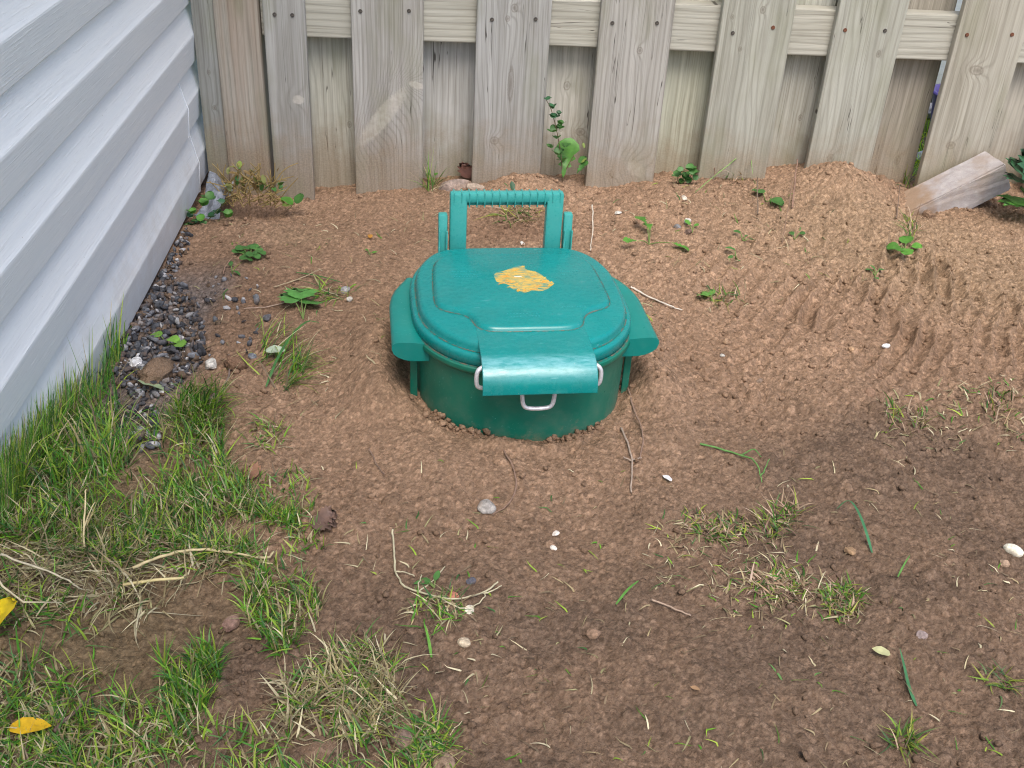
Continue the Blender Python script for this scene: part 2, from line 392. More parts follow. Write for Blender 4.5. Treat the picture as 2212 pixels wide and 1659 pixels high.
Hz[iy0:iy0+ny, ix0:ix0+nx] = core
def hz(x, y):
    x = np.asarray(x, float); y = np.asarray(y, float)
    j = np.clip(((x+.62)/ST).astype(int), 0, nx-1); i = np.clip(((y-.42)/ST).astype(int), 0, ny-1)
    inside = (x > -.62) & (x < 1.36) & (y > .42) & (y < 2.24)
    return np.where(inside, core[i, j], hbase(x, y))
def P3(px, py, lift=0.0):
    x, y = G(px, py); z = float(hz(x, y)); 
    for _ in range(3): x, y = G(px, py, z); z = float(hz(x, y))
    return Vector((x, y, z+lift))
# colour of the soil: dry sand, loam, darker loam, gravel fines, turf thatch
def soil_colour(x, y):
    sand = np.array([.35, .238, .160]); loam = np.array([.25, .166, .111]); darker = np.array([.128, .092, .068]); red = np.array([.15, .090, .060]); tan = np.array([.305, .22, .143])
    n1 = fbm(x, y, 4.5, 201, 4); n2 = fbm(x, y, 15, 211, 3)
    def gp(px, py, sx, sy):
        cx, cy = G(px, py); return np.exp(-((x-cx)/sx)**2-((y-cy)/sy)**2)
    dry = np.clip(.42+1.1*(n1-.47)+.35*np.exp(-((x-.12)/.34)**2-((y-1.25)/.30)**2)+.3*ss(1.5, 1.8, y)-.06+.5*(n2-.45), 0, 1)
    w = np.clip(gp(2050, 1400, .40, .32)*1.2+gp(1500, 1650, .45, .17)*.8+gp(2000, 1000, .24, .16)*.9+gp(420, 640, .12, .22)*.55+gp(600, 1500, .3, .2)*.75+gp(1000, 1500, .25, .2)*.4, 0, 1)  # broad patches of darker loam, strongest at the lower right
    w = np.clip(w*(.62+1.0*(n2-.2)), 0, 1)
    r = np.clip(gp(1050, 500, .22, .08)+.9*gp(500, 640, .2, .2)+.4*gp(1080, 1100, .25, .12), 0, 1)*np.clip(n1*1.6-.2, 0, 1)
    t = np.clip(gp(1850, 520, .25, .16)+gp(2100, 600, .2, .2)+.7*gp(650, 500, .07, .05), 0, 1)*.75
    c = loam+(sand-loam)*dry[..., None]
    c = c+(red-c)*(.65*r)[..., None]; c = c+(tan-c)*t[..., None]; c = c+(darker-c)*(.85*w)[..., None]
    gcol = np.array([.16, .15, .15]); gm = (1-ss(-.40, -.33, x+.05*(n2-.5)))*ss(1.05, 1.2, y)*(1-ss(1.6, 1.75, y)); c = c+(gcol-c)*(.7*gm)[..., None]
    lawn = ss(2.2, 2.3, y)+ss(.1, .5, -y)+ss(1.6, 2.2, np.abs(x)); lawn = np.clip(lawn, 0, 1); c = c+(np.array([.12, .17, .035])-c)*lawn[..., None]
    th = np.clip((1-ss(-.36, -.16, x+.25*(n1-.5)))*(1-ss(1.0, 1.3, y))*ss(-.3, 0, y), 0, 1); c = c+(np.array([.14, .115, .06])-c)*(.55*th)[..., None]
    return c
NY, NX = Hz.shape
idx = np.arange(NY*NX).reshape(NY, NX)
Q = np.stack([idx[:-1, :-1], idx[:-1, 1:], idx[1:, 1:], idx[1:, :-1]], -1).reshape(-1, 4)
V = np.stack([GX, GY, Hz], -1).reshape(-1, 3)
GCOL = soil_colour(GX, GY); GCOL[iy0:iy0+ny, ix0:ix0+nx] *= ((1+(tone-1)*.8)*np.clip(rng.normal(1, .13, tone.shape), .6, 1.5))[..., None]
ground = fast_obj('ground', V, Q, np.zeros((0, 3), int), M_SOIL, GCOL.reshape(-1, 3), True)
tag(ground, kind='structure')

# ------------------------------------------------------------------ house wall: dutch lap vinyl siding
def siding():
    root = empty('house_wall', (XS-.03, 1.0, 0))
    tag(root, 'white wood-grained vinyl siding of the house along the left side', 'house wall')
    butts = [.022, .147, .2578, .3653, .4728]
    while butts[-1] < 3.0: butts.append(butts[-1]+.1075)
    def profile(off, z0i=0, z1i=None):
        pr = []
        for k in range(z0i, (z1i or len(butts)-1)):
            zb, zt = butts[k], butts[k+1]; zm = zb+(zt-zb)*.5
            pr += [(-.018+off, zb-.0006), (-.001+off, zb+.0), (0+off, zb+.0015), (.0048+off, zm-.003), (.0046+off, zm)]
            for t in (.15, .3, .5, .75, .93):
                pr.append((.0046-.0135*t**.95+off, zm+(zt-zm)*t-.0015))
            pr.append((-.018+off, zt-.0022))
        return pr
    def sheet(name, pr, ys, parent, wav=.0008):
        Vv = []; F = []; n = len(pr)
        for y in ys:
            for (x, z) in pr: Vv.append((XS+x+wav*sin(y*5+z*9), y, z+.0012*sin(y*3.1)))
        for i in range(len(ys)-1):
            for k in range(n-1): F.append((i*n+k, i*n+k+1, (i+1)*n+k+1, (i+1)*n+k))
        # thickness towards the wall
        o = mesh_obj(name, [(a-root.location.x, b-root.location.y, c) for a, b, c in Vv], F, M_VINYL, parent, False)
        return o
    ys = list(np.arange(-2.5, 1.95, .1))
    top = profile(0, 2)
    sheet('siding_panel', top, ys+[1.95, 2.0, 2.32], root)
    sheet('siding_panel', profile(0.0, 1, 2), ys+[1.95, 1.982], root)
    sheet('siding_panel', profile(0.0, 0, 1), ys+[1.95, 2.02], root)
    sheet('siding_panel', profile(-.0035, 1, 2), [1.9, 1.98, 2.03, 2.32], root)
    sheet('siding_panel', profile(-.0035, 0, 1), [1.9, 1.98, 2.03, 2.32], root)
    for zi, y in ((1, 1.982), (0, 2.02)):          # cut edge of the overlapping panels
        m = MB(); pr = profile(0.0008, zi, zi+1)[1:]; m.tube([(XS+x-root.location.x, y-root.location.y, z) for x, z in pr], 0.0009, 5)
        m.build('panel_edge', M_VINYL, root)
    m = MB(); m.box(-.25, .008, -3.5, 1.312, -.3, .03); m.build('foundation', M_CONC, root)
    m = MB(); m.box(-.25, .004, -3.5, 1.31, .031, 3.0); m.build('sheathing', M_CONC, root)
    m = MB(); m.box(-.3, .05, -3.55, 1.33, 3.0, 3.12, .005); m.build('eave', M_VINYL, root)
siding()

# ------------------------------------------------------------------ fence
def make_fence():
    root = empty('wooden_fence', (.4, YF, 0))
    tag(root, 'weathered grey board on board wooden fence across the back of the yard', 'fence')
    rx, ry = root.location.x, root.location.y
    def board(name, x0, x1, y0, y1, z0, z1, mat, tilt=0.0, label=None, bev=.0025):
        m = MB(); m.box(-(x1-x0)/2, (x1-x0)/2, 0, y1-y0, z0, z1, bev)
        # a little warp along the length so edges are not ruler straight
        ph = random.uniform(0, 6)
        Vn = []
        o = mesh_obj(name, m.V, m.F, mat, root, False, None, ((x0+x1)/2-rx, y0-ry, 0))
        o.rotation_euler = (0, tilt, 0)
        if label: o['label'] = label
        return o
    W = mat_wood
    grey = (.98, 1.0, 1.04); tan = (1.03, 1.0, .92); grn = (.98, 1.0, .94)
    fronts = [
        (-.345, -.2665, W('wood_narrow_board', (1.0, 1.02, 1.06), 1.3, [(.018, .195, .012, .009, 0, 'scar')], 40, cath=.01), None),
        (-.181, -.0445, W('wood_scarred_board', (1, 1, 1.02), 2.7, [(-.012, .165, .017, .075, radians(38), 'scar'), (.055, .232, .016, .007, .3, 'scar')], 120, cath=.008), 'board with a pale diagonal knot scar'),
        (.056, .1975, W('wood_board_ringed', grey, 4.1, [(.0, .385, .006, .007, 0, 'k'), (-.012, .365, .004, .005, 0, 'k'), (-.027, .125, .008, .007, 0, 'k'), (0, .24, .005, .03, 0, 'k')], 100), None),
        (.292, .433, W('wood_board_cathedral', (1.0, .99, .99), 5.6, [(.012, .315, .005, .006, 0, 'k'), (.03, .075, .022, .014, .6, 'scar'), (-.02, .062, .006, .007, 0, 'k')], 90, cath=.03), None),
        (.526, .667, W('wood_board_plain', grn, 7.7, [(.007, .40, .005, .006, 0, 'k'), (-.025, .325, .003, .004, 0, 'k'), (-.05, .385, .003, .004, 0, 'k')], 80, cath=.025), None),
        (.750, .8855, W('wood_board_green', grn, 9.2, [(.03, .325, .004, .006, 0, 'k'), (-.02, .11, .007, .007, 0, 'k')], 70, cath=.03), None),
        (.995, 1.133, W('wood_board_buff', tan, 11.9, [(-.01, .30, .013, .008, .2, 'k'), (-.02, .145, .008, .007, 0, 'k')], 60, cath=.02), None),
        (1.232, 1.372, W('wood_board_end', tan, 13.1, [], 80), None),
        (1.467, 1.607, W('wood_board_far', grey, 14.6, [], 80), None)]
    nails = {0: (-.323, -.290), 1: (-.163, -.072), 2: (.085, .168), 3: (.316, .402), 4: (.552, .629), 5: (.771, .85), 6: (1.015, 1.105), 7: (1.25, 1.35)}
    nz = {0: (.356, .356), 1: (.368, .372), 2: (.362, .366), 3: (.365, .368), 4: (.355, .368), 5: (.368, .37), 6: (.368, .372), 7: (.36, .36)}
    rusty = {(5, 0), (6, 0), (6, 1), (4, 1)}
    for i, (x0, x1, mt, lab) in enumerate(fronts):
        b = board('board', x0, x1, YF+random.uniform(-.002, .002), YF+.018, -.12, 1.75, mt, random.uniform(-.003, .003), lab)
        for j, xn in enumerate(nails.get(i, ())):
            bm = bmesh.new(); bmesh.ops.create_cone(bm, cap_ends=True, segments=12, radius1=.0042, radius2=.0036, depth=.0022)
            bmesh.ops.rotate(bm, verts=bm.verts, matrix=Matrix.Rotation(pi/2, 3, 'X'))
            me = bpy.data.meshes.new('nail'); bm.to_mesh(me); bm.free(); me.materials.append(M_RUST if (i, j) in rusty else M_NAIL)
            o = bpy.data.objects.new('nail', me); COL.objects.link(o); o.parent = b; o.location = (xn-(x0+x1)/2, -.0004, nz[i][j])
    # square post with a reddish weathered edge, and the strip of board behind it
    board('post', -.4385, -.353, YF+.004, YF+.092, -.3, 1.78, W('wood_post_reddish', (.97, .92, .86), 17.3, [], 90, red=.22, cath=.015), 0, 'reddish split fence post near the siding', .008)
    board('board', -.4795, -.437, YF+.012, YF+.030, -.1, 1.75, W('wood_corner_strip', (.86, .9, .92), 19.4, [(.0, .24, .003, .004, 0, 'k'), (.004, .17, .004, .004, 0, 'k')], 90, dark=.85), 0, 'narrow dark board squeezed beside the siding')
    # rails
    for zr in (.312, 1.45):
        mt = W('wood_rail_%d' % int(zr*100), (1.12, 1.12, 1.05), 23.1, [(.53, .365, .007, .006, 0, 'k'), (.70, .362, .02, .012, 0, 'k'), (.945, .38, .012, .014, 0, 'k'), (.98, .325, .006, .006, 0, 'k')] if zr < 1 else [], 75, along='X', dirt=False, cath=.012)
        m = MB(); m.box(-.352, 1.75, YF+.0182, YF+.056, zr, zr+.089, .003)
        o = mesh_obj('rail', [(a, b-0, c) for a, b, c in m.V], m.F, mt, root, False, None, (-rx, -ry, 0))
    for i, xc in enumerate((-.225, .006, .245, .48, .716, .934, 1.19, 1.42)):
        w = .142
        hue = [grn, grey, (1, .99, .95), (.97, 1, .88), (.95, .96, .92), (.9, .84, .76), (.8, .76, .7), tan][i]
        kn = [[(.03, .13, .004, .006, 0, 'k')], [], [(.0, .225, .006, .008, 0, 'k'), (-.006, .135, .004, .005, 0, 'k'), (.035, .13, .009, .007, 0, 'k')], [], [(.02, .175, .004, .006, 0, 'k')], [(.03, .09, .006, .009, 0, 'k')], [], []][i]
        board('board', xc-w/2, xc+w/2, YF+.0565, YF+.0745, -.12 if i else -.02, 1.75, W('wood_rear_board', hue, 30.7+i*3.3, kn, 70+8*(i % 4), cath=[.035, .012, .018, .03, .02, .035, .02, .02][i], dark=1.38 if i != 5 else 1.0), random.uniform(-.002, .002))
make_fence()

# ------------------------------------------------------------------ bin
LIDH = [(0, -.0585), (.04, -.0565), (.075, -.043), (.0965, -.0305), (.118, -.0085), (.135, .02), (.1445, .052), (.1465, .087), (.1465, .13), (.1455, .165), (.137, .20), (.122, .2285), (.107, .2435), (.088, .2535), (0, .2555)]
def resample(p, N):
    a = np.array(p+p[:1]); d = np.concatenate([[0], np.cumsum(np.hypot(*np.diff(a, axis=0).T))]); t = np.linspace(0, d[-1], N, endpoint=False)
    q = np.stack([np.interp(t, d, a[:, 0]), np.interp(t, d, a[:, 1])], 1)
    for _ in range(6): q = q*.5+np.roll(q, 1, 0)*.25+np.roll(q, -1, 0)*.25
    return [tuple(r) for r in q]
LIDO = resample(chaikin_closed(LIDH+[(-x, y) for x, y in LIDH[-2:0:-1]], 3), 220)
def sring(d, z):
    """outline of the lid's top step pushed outwards by d at height z"""
    r = []; N = len(LIDO)
    for k in range(N):
        p, q = LIDO[k-1], LIDO[(k+1) % N]; tx, ty = q[0]-p[0], q[1]-p[1]; l = math.hypot(tx, ty) or 1
        r.append((LIDO[k][0]+ty/l*d, LIDO[k][1]-tx/l*d, z))
    return r
def loft(rings, cap_top=True, cap_bottom=False):
    N = len(rings[0]); Vv = [p for r in rings for p in r]; F = []
    for i in range(len(rings)-1):
        for k in range(N): F.append((i*N+k, i*N+(k+1) % N, (i+1)*N+(k+1) % N, (i+1)*N+k))
    if cap_top: F.append(tuple((len(rings)-1)*N+k for k in range(N)))
    if cap_bottom: F.append(tuple(range(N))[::-1])
    return Vv, F
def sharp(o, ang=35):
    me = o.data
    me.polygons.foreach_set('use_smooth', [True]*len(me.polygons))
    bm = bmesh.new(); bm.from_mesh(me)
    for e in bm.edges:
        if len(e.link_faces) == 2 and e.calc_face_angle(0) > radians(ang): e.smooth = False
    bm.to_mesh(me); bm.free()
    return o
def make_bin():
    root = empty('waste_bin', (BO[0]+.003*cos(BTH), BO[1]+.003*sin(BTH), 0.0), BTH)
    tag(root, 'green lidded plastic bin sunk in the soil with a raised carrying handle', 'bin')
    body = loft([sring(-.005, -.25), sring(.0, .0), sring(.003, .116), sring(.0035, .1215), sring(.0075, .125), sring(.0102, .1278), sring(.0110, .1312), sring(.0103, .1348), sring(.0082, .1364), sring(.001, .1364)], False, True)
    sharp(mesh_obj('tub_body', *body, M_BODY, root))
    lid = loft([sring(.004, .136), sring(.0068, .1385), sring(.0068, .1475), sring(.0061, .1505), sring(.0044, .1527), sring(.0016, .1535),
                sring(-.0006, .1537), sring(-.0013, .1548), sring(-.0019, .1600), sring(-.0030, .1632), sring(-.0054, .1655), sring(-.0085, .1665)])
    lo = sharp(mesh_obj('lid', *lid, M_LID, root), 50)
    # raised ornamental panel
    half = [(.0, -.0125), (.050, -.0125), (.062, -.0085), (.0705, -.001), (.0735, .011), (.0755, .022), (.083, .0345), (.094, .041), (.107, .0455), (.1165, .0525), (.1215, .064), (.1222, .085), (.121, .13), (.118, .18), (.110, .205), (.094, .217), (.05, .220), (0, .2205)]
    full = half+[(-x, y) for x, y in half[-2:0:-1]]
    out = resample(chaikin_closed(full, 2), 240); N = len(out)
    def inset(d):
        r = []
        for k in range(N):
            p, q = out[k-1], out[(k+1) % N]; tx, ty = q[0]-p[0], q[1]-p[1]; l = math.hypot(tx, ty) or 1
            r.append((out[k][0]-ty/l*d, out[k][1]+tx/l*d))
        return r
    rings = [[(x, y, z) for x, y in inset(d)] for d, z in ((-.0012, .1664), (0, .1670), (.0008, .1688), (.0022, .1708), (.0042, .1722), (.0068, .1728))]
    pan = sharp(mesh_obj('raised_panel', *loft(rings), M_LID, lo), 50)
    # dirt packed in the two grooves of the lid and along the panel
    for a, z, w in ((.0072, .1369, .0013), (-.0006, .1541, .0011)):
        r0, r1 = sring(a+w, z), sring(a-w*.4, z+.0004); v_, f_ = loft([r0, r1], False)
        mesh_obj('groove_dirt', v_, f_, M_DIRT, lo, True)
    r0 = [(x, y, .1668) for x, y in inset(-.0016)]; r1 = [(x, y, .1676) for x, y in inset(-.0001)]
    v_, f_ = loft([r0, r1], False); mesh_obj('groove_dirt', v_, f_, M_DIRT, lo, True)
    # embossed, worn and unreadable lettering: only specks of raised plastic
    def speckrow(x0, x1, y, h, nn):
        m = MB()
        for k in range(nn):
            x = x0+(x1-x0)*(k+.5)/nn; w = (x1-x0)/nn*random.uniform(.3, .62)
            m.box(x-w/2, x+w/2, y-h*random.uniform(.2, .5), y+h*random.uniform(.1, .5), .1727, .1727+random.uniform(.0002, .0005))
        m.build('embossed_mark', M_SCUFF, lo)
    speckrow(-.02, .022, .212, .002, 9)
    for y, x0, x1 in ((.155, -.094, -.052), (.146, -.094, -.05), (.138, -.092, -.055), (.152, .064, .094), (.141, .062, .09), (.026, -.03, .014), (.018, -.026, .016), (.043, .048, .083)): speckrow(x0, x1, y, .004, 10)
    # scribbled yellow paint
    smr = [(-.0339, .1392), (-.0274, .1514), (-.0009, .1658), (.0135, .1717), (.0153, .1602), (.0289, .1522), (.0393, .1319), (.0437, .1171), (.0518, .1156), (.041, .1004), (.025, .0891), (.017, .0941), (.005, .0863), (-.005, .0925), (-.0168, .1024), (-.0134, .1118), (-.0293, .1171), (-.0322, .1294)]
    cx_, cy_ = .004, .125
    m = MB()
    jit = [(a+random.uniform(-.0012, .0012), b+random.uniform(-.0012, .0012)) for a, b in chaikin_closed(smr, 1)]
    mesh_obj('yellow_smear', [(a, b, .17288) for a, b in jit], [tuple(range(len(jit)))], M_SMEAR, lo)
    for k in range(60):
        # short brush strokes running slightly upwards to the right, kept inside the outline
        for _ in range(30):
            x, y = random.uniform(-.034, .05), random.uniform(.087, .17); ins = False; j = len(smr)-1
            for i in range(len(smr)):
                if (smr[i][1] > y) != (smr[j][1] > y) and x < (smr[j][0]-smr[i][0])*(y-smr[i][1])/(smr[j][1]-smr[i][1])+smr[i][0]: ins = not ins
                j = i
            if ins: break
        else: continue
        L = random.uniform(.0025, .009); w = random.uniform(.0008, .0030); a = radians(random.gauss(24, 22)); z = .17295+k*.000002
        ca, sa = cos(a), sin(a); pts = []
        nseg = 6
        for i in range(nseg+1):
            t = -1+2*i/nseg; ww = w*(1-abs(t)**3)*random.uniform(.6, 1.2)+.0003; bx, by = x+ca*L*t/1, y+sa*L*t*.8
            bx = min(max(bx, -.036), .054); pts.append((bx-sa*ww, by+ca*ww, bx+sa*ww, by-ca*ww))
        Vv = []; F = []
        for p in pts: Vv += [(p[0], p[1], z), (p[2], p[3], z)]
        for i in range(nseg): F.append((2*i+1, 2*i, 2*i+2, 2*i+3)[::-1])
        cc = random.choice([(.60, .34, .06), (.66, .40, .09), (.52, .36, .09), (.36, .34, .13), (.62, .31, .06), (.45, .36, .12)])
        m.add(Vv, F, cc)
    m.box(-.0045, .006, .1345, .1372, .1731, .1736, 0, (.75, .68, .55))
    m.build('yellow_paint', M_PAINT, lo)
    # front flap with rolled edge
    prof = [(.02, .1669), (-.035, .1670), (-.058, .1668), (-.072, .1660), (-.0825, .1635), (-.0915, .1590), (-.0985, .1525), (-.1030, .1450), (-.1050, .1370), (-.1058, .1280)]
    prof = [(p.x, p.y) for p in smooth_path([(a, b, 0) for a, b in prof], 1)]
    Vv = []; F = []; n = len(prof); xs = [-.0735, -.0725, -.04, 0, .04, .0725, .0735]
    for x in xs:
        for (y, z) in prof: Vv.append((x, y, z-(.0012 if abs(x) > .073 else 0)))
    for i in range(len(xs)-1):
        for k in range(n-1): F.append((i*n+k, i*n+k+1, (i+1)*n+k+1, (i+1)*n+k))
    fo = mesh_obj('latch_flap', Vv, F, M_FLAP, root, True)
    sm = fo.modifiers.new('thickness', 'SOLIDIFY'); sm.thickness = .0028; sm.offset = -1
    bv = fo.modifiers.new('soft_edge', 'BEVEL'); bv.width = .0007; bv.segments = 2
    # wire bail: two side loops and the U under the flap
    m = MB(); m.tube(smooth_path([(-.0205, -.080, .150), (-.0205, -.0875, .1150), (-.0180, -.089, .0985), (-.0080, -.089, .0955), (.0100, -.089, .0955), (.0200, -.089, .0985), (.0225, -.0875, .1150), (.0225, -.080, .150)], 3), .0029, 10)
    wl = m.build('wire_latch', M_WIRE, root, True)
    for s in (-1, 1):
        m = MB(); m.tube(smooth_path([(s*.058, -.074, .1560), (s*.0745, -.0860, .1575), (s*.0798, -.088, .1520), (s*.0802, -.0895, .1370), (s*.0770, -.0895, .1290), (s*.058, -.085, .1270)], 3), .0029, 10)
        m.build('wire_loop', M_WIRE, wl, True)
    # rolled side grips
    for s in (-1, 1):
        prof = [(.118, .1340), (.1555, .1388), (.168, .1395), (.1780, .1386), (.1824, .1350), (.1832, .1295), (.1806, .1220), (.1745, .1165), (.1655, .1125), (.1560, .1106), (.118, .1100)]
        st = [(.012, 1.0), (.0135, 1.0), (.06, 1.0), (.11, .995), (.132, .98), (.152, .88), (.170, .70), (.185, .45), (.197, .2), (.205, .05)]
        Vv = []; F = []; n = len(prof)
        for (y, k) in st:
            for (x, z) in prof: Vv.append((s*(.140+(x-.140)*(.35+.65*k) if (k < 1 and x > .140) else x), y, z))
        for i in range(len(st)-1):
            for j in range(n-1): F.append((i*n+j, i*n+j+1, (i+1)*n+j+1, (i+1)*n+j) if s < 0 else (i*n+j, (i+1)*n+j, (i+1)*n+j+1, i*n+j+1))
        F.append(tuple(range(n)) if s > 0 else tuple(range(n))[::-1])
        sharp(mesh_obj('side_grip', Vv, F, M_BODY2, root), 60)
        for vy in (.045, .13):
            m = MB(); m.box(s*.1520-.0050, s*.1520+.0050, vy, vy+.004, -.02, .111, .0008); m.build('grip_rib', M_BODY, root)
    # carrying handle
    m = MB(); m.box(-.0868, .0868, .2712, .2882, .2285, .2445, .0045); m.box(-.062, .062, .2815, .2865, .2215, .2300, .001)
    ho = sharp(m.build('handle', M_HANDLE, root), 40)
    for s in (-1, 1):
        m = MB(); m.box(*(sorted((s*.0865, s*.0605))), .271, .288, .085, .2440, .0035); sharp(m.build('handle_post', M_HANDLE, ho), 40)
    m = MB()
    for k in range(15):
        x = -.0805+k*.0115
        m.box(x-.0009, x+.0009, .2702, .2885, .2270 if abs(x) < .061 else .2300, .2453, .0007)
        if abs(x) < .06: m.box(x-.0008, x+.0008, .2720, .2840, .2218, .2300, .0004)
    m.build('grip_ribs', M_HANDLE, ho)
    for s in (-1, 1):
        m = MB(); xc = s*.0965
        m.box(xc-.0070, xc+.0070, .270, .284, .09, .2085, .0028); m.V = [(a, b+.10*max(c-.15, 0)-.05*max(.15-c, 0), c) for a, b, c in m.V]
        m.add([(xc-.0062, .270, .19), (xc-.0045, .270, .19), (xc-.0052, .262, .15), (xc-.0075, .262, .15), (xc-.0062, .272, .15), (xc-.0045, .272, .15)], [(0, 3, 2, 1), (1, 2, 5), (0, 4, 3)])
        m.box(xc-.0066, xc-.0044, .2655, .272, .09, .185, .0008); m.box(xc+.0044, xc+.0066, .2655, .272, .09, .185, .0008)
        sharp(m.build('hinge_ear', M_HANDLE, root), 40)
    m = MB(); m.box(-.105, .105, .262, .290, .095, .125, .003); m.build('hinge_bracket', M_BODY, root)
def mat_dirt():
    n = NT('groove_dirt'); g = n.noise(n.obj(), 160, 4, .7)
    return n.out(n.ramp(g, [(.42, (.004, .15, .13)), (.56, (.12, .105, .08)), (.75, (.25, .2, .15))]), .9, .1)
M_DIRT = mat_dirt(); M_SCUFF = mat_plastic('worn_emboss', .7, (.01, .27, .28), .3)
M_PAINT = mat_tint('yellow_paint', .7, .2, .3, 500)
def mat_smear():
    n = NT('yellow_smear'); o = n.obj()
    g = n.noise(n.map(o, (55, 300, 1), rot=(0, 0, radians(-22))), 1.0, 4, .65); f = n.noise(o, 90, 3)
    y = n.mix(f, (.56, .33, .05), (.62, .43, .12)); return n.out(n.mix(n.rng(n.math('ADD', g, n.math('MULTIPLY', n.math('SUBTRACT', f, .5), .4)), .34, .56), (.03, .235, .20), y), .6, .3)
M_SMEAR = mat_smear()
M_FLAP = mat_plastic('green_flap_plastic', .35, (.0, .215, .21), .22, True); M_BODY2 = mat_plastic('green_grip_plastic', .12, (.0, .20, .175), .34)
make_bin()

# ------------------------------------------------------------------ blades of grass and straw
GREENS = np.array([[.035, .135, .018], [.055, .185, .022], [.10, .25, .030], [.030, .10, .035], [.20, .30, .06], [.065, .16, .06], [.16, .28, .04]])
GREENS = GREENS*np.array([1.5, 1.3, 1.0])
STRAWS = np.array([[.38, .31, .17], [.30, .24, .14], [.46, .40, .25], [.22, .165, .10], [.30, .28, .14], [.19, .14, .09], [.58, .52, .35]])
def inpoly(px, py, poly):
    ins = np.zeros(len(px), bool); j = len(poly)-1
    for i in range(len(poly)):
        (xi, yi), (xj, yj) = poly[i], poly[j]
        c = ((yi > py) != (yj > py)) & (px < (xj-xi)*(py-yi)/(yj-yi+1e-9)+xi); ins ^= c; j = i
    return ins
def sample(poly, n, clump=0.0):
    p = np.array(poly, float); out = np.zeros((0, 2))
    while len(out) < n:
        q = rng.uniform(p.min(0), p.max(0), (n*3, 2)); q = q[inpoly(q[:, 0], q[:, 1], poly)]
        if clump:
            g = vnoise(q[:, 0], q[:, 1], 1/70., 5); q = q[rng.random(len(q)) < np.clip((g-.5+clump*.5)*3+.5*(1-clump), .03, 1)]
        out = np.vstack([out, q])
    out = out[:n]; d = FW[None]+RT[None]*((out[:, 0:1]-1106)/FPX)-UP[None]*((out[:, 1:2]-829.5)/FPX)
    t = (.03-HC)/d[:, 2]; x = d[:, 0]*t; y = d[:, 1]*t
    return x, y
def blades(x, y, L, w, lean, straw, bend=1.0, flat=0.0, K=5, head=None, spread=pi):
    """arrays of ribbons rooted at x, y; returns verts, quads, tris, colours"""
    n = len(x); z = hz(x, y)-.002
    ph = rng.uniform(-pi, pi, n) if head is None else rng.normal(head, spread, n)
    th = np.clip(np.abs(rng.normal(lean, .28, n)), 0, 1.45); th = np.where(rng.random(n) < flat, rng.uniform(1.3, 1.55, n), th)
    bd = rng.uniform(.1, 1.3, n)*bend; Ls = rng.uniform(*L, n); ws = rng.uniform(*w, n)
    tw = rng.uniform(-.8, .8, n)
    P = np.zeros((n, K+1, 3)); P[:, 0] = np.stack([x, y, z], 1); t = th.copy(); ph2 = ph.copy()
    for k in range(K):
        st = Ls/K
        P[:, k+1, 0] = P[:, k, 0]+np.sin(t)*np.sin(ph2)*st; P[:, k+1, 1] = P[:, k, 1]+np.sin(t)*np.cos(ph2)*st; P[:, k+1, 2] = P[:, k, 2]+np.cos(t)*st
        gz = hz(P[:, k+1, 0], P[:, k+1, 1])+.0015; P[:, k+1, 2] = np.maximum(P[:, k+1, 2], gz)
        t = np.minimum(t+bd/K, 2.3); ph2 = ph2+tw/K
    P[:, :, 0] = np.maximum(P[:, :, 0], XS+.010)
    az = ph+pi/2+rng.normal(0, .5, n); sx, sy = np.sin(az), np.cos(az)
    V = np.zeros((n, 2*K+1, 3))
    for k in range(K):
        wk = ws*(.75 if k == 0 else 1.0)*(1-(k/K)**2.2)*.5
        V[:, 2*k] = P[:, k]; V[:, 2*k+1] = P[:, k]
        V[:, 2*k, 0] -= sx*wk; V[:, 2*k, 1] -= sy*wk; V[:, 2*k+1, 0] += sx*wk; V[:, 2*k+1, 1] += sy*wk; V[:, 2*k+1, 2] += wk*.5
    V[:, 2*K] = P[:, K]
    o = np.arange(n)[:, None]*(2*K+1)
    q = np.concatenate([o+np.array([[2*k, 2*k+1, 2*k+3, 2*k+2]]) for k in range(K-1)], 0); tr = o+np.array([[2*K-2, 2*K-1, 2*K]])
    isst = rng.random(n) < straw
    c = np.where(isst[:, None], STRAWS[rng.integers(0, len(STRAWS), n)], GREENS[rng.integers(0, len(GREENS), n)])*rng.uniform(.75, 1.25, (n, 1))
    cv = np.repeat(c[:, None], 2*K+1, 1)
    # green blades often yellow at the base, or browned at the tip
    by = (rng.random(n) < .35) & ~isst; cv[by, 0:2] = cv[by, 0:2]*.5+np.array([.32, .29, .13])*.5
    bt = (rng.random(n) < .15) & ~isst; cv[bt, -3:] = cv[bt, -3:]*.4+np.array([.40, .33, .16])*.6
    return V.reshape(-1, 3), q, tr, cv.reshape(-1, 3)
def join(parts):
    V, Q, T, C = [], [], [], []; n = 0
    for v, q, t, c in parts: V.append(v); Q.append(q+n); T.append(t+n); C.append(c); n += len(v)
    return np.vstack(V), np.vstack(Q), np.vstack(T), np.vstack(C)
GW = (.0012, .0027)
